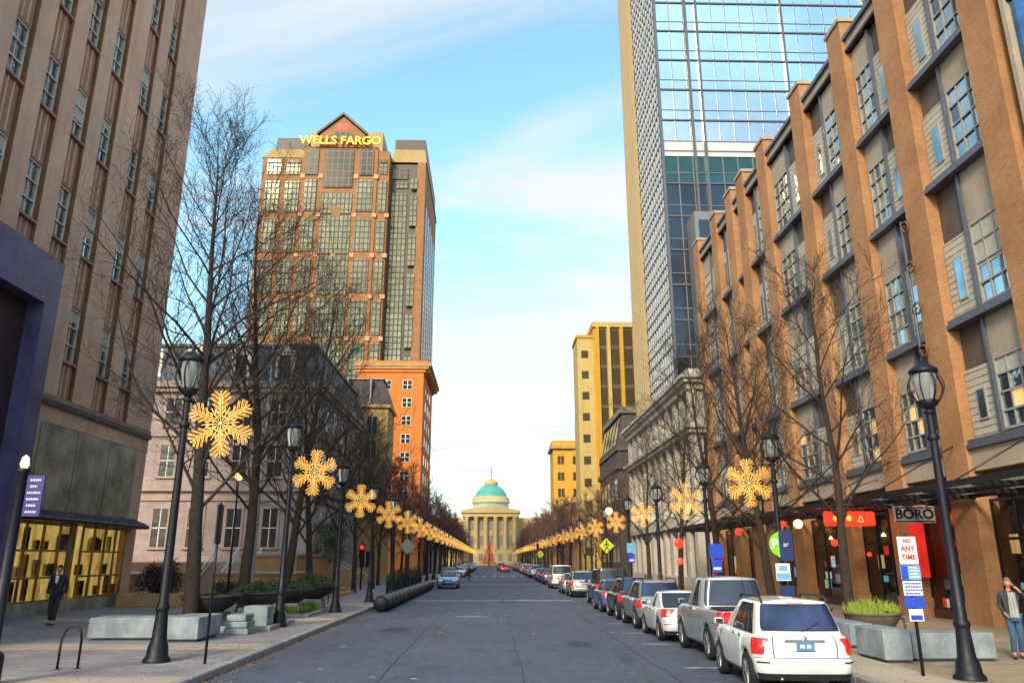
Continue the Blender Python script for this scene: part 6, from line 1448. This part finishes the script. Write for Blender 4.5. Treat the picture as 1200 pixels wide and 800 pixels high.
for k, (x, y, z, r_, mt, lab) in enumerate(((14.3, 45, 3.95, 0.2, redglow, 'round red paper lantern glowing furthest under the canopy'), (14.5, 38.5, 4.1, 0.15, redglow, 'round red lantern beside the warm white globe under the canopy'), (14.9, 37.6, 4.05, 0.22, warmbulb, 'warm white glowing globe hung under the canopy'), (15.0, 34.0, 3.1, 0.15, redglow, 'lower red lantern in front of the shop window'), (16.0, 33.0, 2.6, 0.09, redglow, 'tiny red lamp left of the shop window'), (16.4, 31.0, 2.6, 0.09, redglow, 'tiny red lamp right of the shop window'), (16.9, 22.5, 2.7, 0.22, redglow, 'red glowing lantern by the glass corner shop front'))):
    t = thing('paper_lantern', lab, 'lantern', (x, y, z + r_), 'glowing lanterns under the canopy'); m = MB(); m.lathe([(0, -r_)] + [(r_ * math.cos(a_), r_ * math.sin(a_)) for a_ in [-1.3 + q * 0.26 for q in range(11)]] + [(0, r_)], 14, mt, c=(x, y, z)); m.build('shade', t)
    m = MB(); m.tube([(x, y, z + r_), (x, y, 4.55)], 0.008, 4, black); m.build('cord', t)
# small lit snowflake in the corner shop window
o = put(SF, USED, (17.65, 20.3, 2.95), R(90), 'small amber snowflake light in the corner shop window at the right edge', 'window snowflakes', 0.28)
# iron scroll bracket on the second pilaster
t = thing('scroll_bracket', 'dark iron scroll ornament climbing the second brick pilaster above the nearest lamp', 'ornament', (17.3, 29.0, 8)); m = MB()
m.tube([(17.35, 29.3, 7.0), (17.35, 29.3, 16.2)], 0.06, 6, steel)
for z in (8.6, 10.4, 12.2, 14.0, 15.8):
    m.tube([(17.33, 29.3 + (0.05 + 0.3 * (1 - k / 14)) * math.cos(k * 0.6) - 0.25, z + (0.05 + 0.3 * (1 - k / 14)) * math.sin(k * 0.6)) for k in range(14)], 0.045, 5, darkbr)
m.build('scroll', t)
# red newspaper/post box
t = thing('red_box', 'upright red box by the shop fronts beyond the parking sign', 'box', (13.6, 47, SW)); m = MB(); m.cbox(13.3, 13.9, 46.7, 47.3, SW, 2.6, plain('red_enamel', (0.45, 0.02, 0.02), 0.35), 0.04); m.build('casing', t); m = MB(); m.box(13.38, 13.82, 46.69, 46.7, 1.5, 2.3, darkwin); m.build('window', t)
# reddish lit tree in front of the capitol
t = thing('christmas_tree', 'large red-lit cone shaped Christmas tree at the far end of the street', 'Christmas tree', (-0.9, 289, 0)); m = MB(); m.tube([(-0.9, 289, 0), (-0.9, 289, 8)], [0.25, 0.05], 8, bark); m.build('trunk', t); m = MB()
redlf = surf('red_tree_needles', (0.40, 0.05, 0.02), (0.16, 0.05, 0.02), 1, 0.8, streak=False, bmp=0)
for _ in range(5200):
    h = rp.random() ** 1.4; r_ = 2.5 * (1 - h) * (0.75 + 0.35 * rp.random()); a_ = rp.uniform(0, 6.3); p = Vector((-0.9 + r_ * math.cos(a_), 289 + r_ * math.sin(a_), 0.8 + 7.8 * h)); s = 0.16; d = Vector((math.cos(a_), math.sin(a_), -0.5)) * s; e = Vector((-math.sin(a_), math.cos(a_), 0.3)) * s * .5
    m.add([tuple(p - e), tuple(p + d), tuple(p + e)], [(0, 1, 2)], redlf)
m.build('foliage', t); m = MB()
for k in range(150):
    h = rp.random(); r_ = 2.6 * (1 - h); a_ = rp.uniform(0, 6.3); m.lathe([(0, -0.09), (0.09, 0), (0, 0.09)], 5, redglow, c=(-0.9 + r_ * math.cos(a_), 289 + r_ * math.sin(a_), 0.8 + 7.8 * h))
m.build('fairy_lights', t)
# glow balls: bulb lamp by the right trees
t = thing('globe_lamp', 'slim black lamp with lit pinkish-white globe right of the street beyond the fifth lamp', 'lamp', (8.7, 57.5, SW)); m = MB(); m.tube([(8.7, 57.5, SW), (8.7, 57.5, 5.6)], [0.07, 0.045], 8, black); m.build('pole', t); m = MB(); m.lathe([(0, 5.55), (0.2, 5.65), (0.27, 5.85), (0.2, 6.05), (0, 6.12)], 12, warmbulb, c=(8.7, 57.5, 0)); m.build('globe', t)

# ================================================================== PEOPLE
def skin_mesh(pts, edges, rads, m, sub=2):
    me = bpy.data.meshes.new('tmp'); me.from_pydata(pts, edges, []); o = bpy.data.objects.new('tmp', me); COL.objects.link(o)
    md = o.modifiers.new('s', 'SKIN'); md.use_smooth_shade = True
    for i, r_ in enumerate(rads):
        rr_ = r_ if isinstance(r_, tuple) else (r_, r_); me.skin_vertices[0].data[i].radius = rr_; me.skin_vertices[0].data[i].use_root = (i == 0)
    o.modifiers.new('u', 'SUBSURF').levels = sub
    dg = bpy.context.evaluated_depsgraph_get(); r_ = bpy.data.meshes.new_from_object(o.evaluated_get(dg)); bpy.data.objects.remove(o)
    m.add([tuple(v.co) for v in r_.vertices], [tuple(p.vertices) for p in r_.polygons], m_cur[0], True)
m_cur = [None]
def person(label, J, mats, hairc, loc, rz, scale, extra=None):
    """J: joints (x right, y forward is -y = towards camera, z up) for a 1.75 m figure"""
    skinm, top, leg, shoe, hairm, shirt = mats
    t = thing('person', label, 'person', loc)
    # body (skin): one continuous figure
    P = [J['pelvis'], J['waist'], J['chest'], J['neck'], J['head0']]; E = [(0, 1), (1, 2), (2, 3), (3, 4)]; Rd = [(0.12, 0.09), (0.11, 0.085), (0.13, 0.09), 0.05, 0.05]
    def chain(start, names, rads):
        k = start
        for n_, r_ in zip(names, rads): P.append(J[n_]); Rd.append(r_); E.append((k, len(P) - 1)); k = len(P) - 1
    for s in 'LR': chain(2, ['sh' + s, 'el' + s, 'wr' + s, 'ha' + s], [0.05, 0.038, 0.026, 0.032]); chain(0, ['hi' + s, 'kn' + s, 'an' + s, 'to' + s], [0.08, 0.052, 0.036, 0.034])
    m = MB(); m_cur[0] = skinm; skin_mesh(P, E, Rd, m)
    hx, hy, hz_ = J['head']; fd = Vector(J.get('face', (0, -1, 0))).normalized(); sd_ = Vector((-fd.y, fd.x, 0))
    vs = []; fs = []; nu, nv = 16, 12
    for i in range(nv + 1):
        ph = PI * i / nv - PI / 2
        for j in range(nu):
            th = 2 * PI * j / nu; a = math.cos(ph) * math.cos(th); b_ = math.cos(ph) * math.sin(th); c = math.sin(ph)
            ff = a * 0.098; ss = b_ * 0.076 * (1 - 0.22 * max(0, -c)); zz = c * 0.122
            if a > 0.85 and abs(c + 0.05) < 0.25 and abs(b_) < 0.3: ff += 0.018       # nose
            if abs(b_) > 0.9 and abs(c) < 0.3: ss *= 1.10                              # ears
            if a > 0.7 and 0.1 < c < 0.35: ff -= 0.006
            v = Vector((hx, hy, hz_ + zz)) + fd * ff + sd_ * ss; vs.append(tuple(v))
    for i in range(nv):
        for j in range(nu): fs.append((i * nu + j, i * nu + (j + 1) % nu, (i + 1) * nu + (j + 1) % nu, (i + 1) * nu + j))
    m.add(vs, fs, skinm, True)
    hd_ = Vector((hx, hy, hz_))
    for s in (-1, 1):
        e = hd_ + fd * 0.092 + sd_ * s * 0.032 + Vector((0, 0, 0.012)); m.lathe([(0, -0.008), (0.011, 0), (0, 0.008)], 6, shoe, c=tuple(e))
    mo = hd_ + fd * 0.094 + Vector((0, 0, -0.055)); m.tube([tuple(mo - sd_ * 0.022), tuple(mo + sd_ * 0.022)], 0.006, 5, plain('lips_' + label[:6], (0.35, 0.12, 0.10), 0.5))
    for s in 'LR':                                                       # five fingers on each hand
        w0, h0 = Vector(J['wr' + s]), Vector(J['ha' + s]); d = (h0 - w0).normalized(); lat = d.cross(Vector((1, 0, 0)))
        lat = lat.normalized() if lat.length > 0.2 else Vector((0, 1, 0)); cr = d.cross(lat).normalized() * (1 if s == 'L' else -1)
        for q, ln in enumerate((0.065, 0.075, 0.07, 0.055)):
            b_ = h0 + lat * (0.024 - 0.016 * q); m.tube([b_, b_ + d * ln * .55 + cr * 0.008, b_ + d * ln * 0.85 + cr * 0.03], [0.009, 0.008, 0.006], 5, skinm)
        b_ = h0 - d * 0.04 + lat * 0.026; m.tube([b_, b_ + lat * 0.025 + d * 0.02, b_ + lat * 0.03 + d * 0.05], [0.011, 0.010, 0.008], 5, skinm)
    m.build('body', t, False)
    # jacket
    P = [J['waist'], J['hipc'], J['chest'], J['collar']]; E = [(0, 1), (0, 2), (2, 3)]; Rd = [(0.165, 0.115), (0.175, 0.13), (0.175, 0.12), (0.075, 0.07)]
    for s in 'LR': chain(2, ['sh' + s, 'el' + s, 'cu' + s], [0.072, 0.056, 0.044])
    m = MB(); m_cur[0] = top; skin_mesh(P, E, Rd, m); jk = m.build('jacket', t, False)
    P = [J['pelvis']]; E = []; Rd = [(0.155, 0.12)]
    for s in 'LR': chain(0, ['hi' + s, 'kn' + s, 'hem' + s], [0.098, 0.072, 0.062])
    m = MB(); m_cur[0] = leg; skin_mesh(P, E, Rd, m); m.build('trousers', t, False)
    for s in 'LR':
        a, b_ = Vector(J['an' + s]), Vector(J['to' + s]); m = MB(); m_cur[0] = shoe; skin_mesh([tuple(a - (b_ - a) * 0.25 + Vector((0, 0, -0.03))), tuple(a.lerp(b_, 0.4) + Vector((0, 0, -0.02))), tuple(b_ + (b_ - a) * 0.25)], [(0, 1), (1, 2)], [0.045, 0.048, 0.036], m, 1); m.build('shoe', t, False)
    # hair cap
    m = MB(); vs2 = []; fs2 = []
    for i in range(7):
        ph = PI / 2 - i * 0.27
        for j in range(nu):
            th = 2 * PI * j / nu; a = math.cos(ph) * math.cos(th); b_ = math.cos(ph) * math.sin(th); c = math.sin(ph); lim = 0.35 if a > 0.35 else -0.45; c2 = max(c, lim)
            v = Vector((hx, hy, hz_ + 0.004 + c2 * 0.132)) + fd * (a * 0.106 - 0.006) + sd_ * b_ * 0.085; vs2.append(tuple(v))
    for i in range(6):
        for j in range(nu): fs2.append((i * nu + j, i * nu + (j + 1) % nu, (i + 1) * nu + (j + 1) % nu, (i + 1) * nu + j))
    m.add(vs2, fs2, hairm, True); m.build('hair', t, False)
    if extra: extra(t, J, shirt)
    t.rotation_euler = (0, 0, rz); t.scale = (scale,) * 3; return t
sk = plain('skin', (0.50, 0.27, 0.19), 0.6); sk2 = plain('skin_flushed', (0.60, 0.25, 0.18), 0.6); suit = plain('black_suit', (0.010, 0.010, 0.014), 0.75); jean = plain('blue_denim', (0.045, 0.10, 0.20), 0.85); shoe = plain('shoe_leather', (0.015, 0.013, 0.013), 0.4)
hair1 = plain('dark_hair', (0.02, 0.014, 0.01), 0.6); hair2 = plain('grey_hair', (0.16, 0.11, 0.09), 0.7); wsh = plain('white_shirt', (0.72, 0.72, 0.75), 0.8); jk2 = plain('charcoal_jacket', (0.035, 0.035, 0.05), 0.8); gst = brick('striped_shirt', (0.42, 0.42, 0.40), (0.36, 0.36, 0.35), (0.16, 0.16, 0.18), bw=0.05, bh=5.0, ms=0.012, bmp=0)
J1 = dict(pelvis=(0, 0, 0.95), waist=(0, 0, 1.08), hipc=(0, 0, 0.93), chest=(0, 0, 1.32), collar=(0, 0, 1.47), neck=(0, 0, 1.50), head0=(0, -0.01, 1.56), head=(0, -0.02, 1.645),
          shL=(-0.185, 0, 1.41), elL=(-0.25, 0.03, 1.13), wrL=(-0.25, -0.04, 0.88), haL=(-0.245, -0.06, 0.80), cuL=(-0.25, -0.035, 0.90), shR=(0.185, 0, 1.41), elR=(0.26, 0.04, 1.13), wrR=(0.27, -0.02, 0.88), haR=(0.27, -0.04, 0.80), cuR=(0.27, -0.015, 0.90),
          hiL=(-0.09, 0, 0.90), knL=(-0.095, -0.04, 0.49), anL=(-0.09, 0.05, 0.09), toL=(-0.10, -0.10, 0.03), hemL=(-0.09, 0.04, 0.12), hiR=(0.09, 0, 0.90), knR=(0.09, -0.12, 0.50), anR=(0.08, -0.16, 0.09), toR=(0.08, -0.31, 0.03), hemR=(0.08, -0.15, 0.12))
def shirt_front(t, J, mt):
    m = MB(); c = Vector(J['chest']); m.add([(c.x - 0.055, c.y - 0.128, c.z + 0.13), (c.x + 0.055, c.y - 0.128, c.z + 0.13), (c.x + 0.035, c.y - 0.142, c.z - 0.05), (c.x, c.y - 0.142, c.z - 0.12), (c.x - 0.035, c.y - 0.142, c.z - 0.05)], [(0, 4, 3, 2, 1)], mt); m.build('shirt', t, False)
person('man in a black suit and white shirt walking in front of the gold-lit shop window', J1, (sk, suit, suit, shoe, hair1, wsh), None, (-15.7, 29.3, SW), 0.12, 1.17, shirt_front)
J2 = dict(J1); J2.update(elL=(-0.22, 0.06, 1.14), wrL=(-0.17, -0.10, 0.96), haL=(-0.15, -0.16, 0.92), cuL=(-0.175, -0.08, 0.98), elR=(0.33, -0.13, 1.27), wrR=(0.14, -0.20, 1.50), haR=(0.06, -0.17, 1.58), cuR=(0.17, -0.19, 1.465),
    knL=(-0.09, -0.10, 0.50), anL=(-0.10, -0.02, 0.10), toL=(-0.13, -0.17, 0.04), hemL=(-0.10, -0.02, 0.13), knR=(0.09, -0.04, 0.48), anR=(0.10, 0.12, 0.10), toR=(0.08, -0.02, 0.03), hemR=(0.10, 0.11, 0.13), face=(-0.25, -1, 0))
def panel_front(t, J, mt):
    m = MB(); c = Vector(J['chest']); m.add([(c.x - 0.075, c.y - 0.125, c.z + 0.13), (c.x + 0.075, c.y - 0.125, c.z + 0.13), (c.x + 0.09, c.y - 0.147, c.z - 0.1), (c.x + 0.095, c.y - 0.15, c.z - 0.42), (c.x - 0.095, c.y - 0.15, c.z - 0.42), (c.x - 0.09, c.y - 0.147, c.z - 0.1)], [(0, 5, 2, 1), (5, 4, 3, 2)], mt); m.build('shirt', t, False)
person('man in dark jacket and jeans raising a hand to his face, right pavement', J2, (sk2, jk2, jean, shoe, hair2, gst), None, (12.5, 19.0, SW), -0.25, 1.04, panel_front)
J3 = dict(J1)
person('distant pedestrian in dark clothes beside the parked cars on the left of the street', J3, (sk, jk2, jean, shoe, hair1, wsh), None, (-2.6, 92, 0), 2.8, 1.0, shirt_front)

for o in list(SC.objects):
    if o.parent is None and o.type in ('MESH', 'EMPTY') and o.get('label') == '' : print('UNUSED PROTO', o.name)
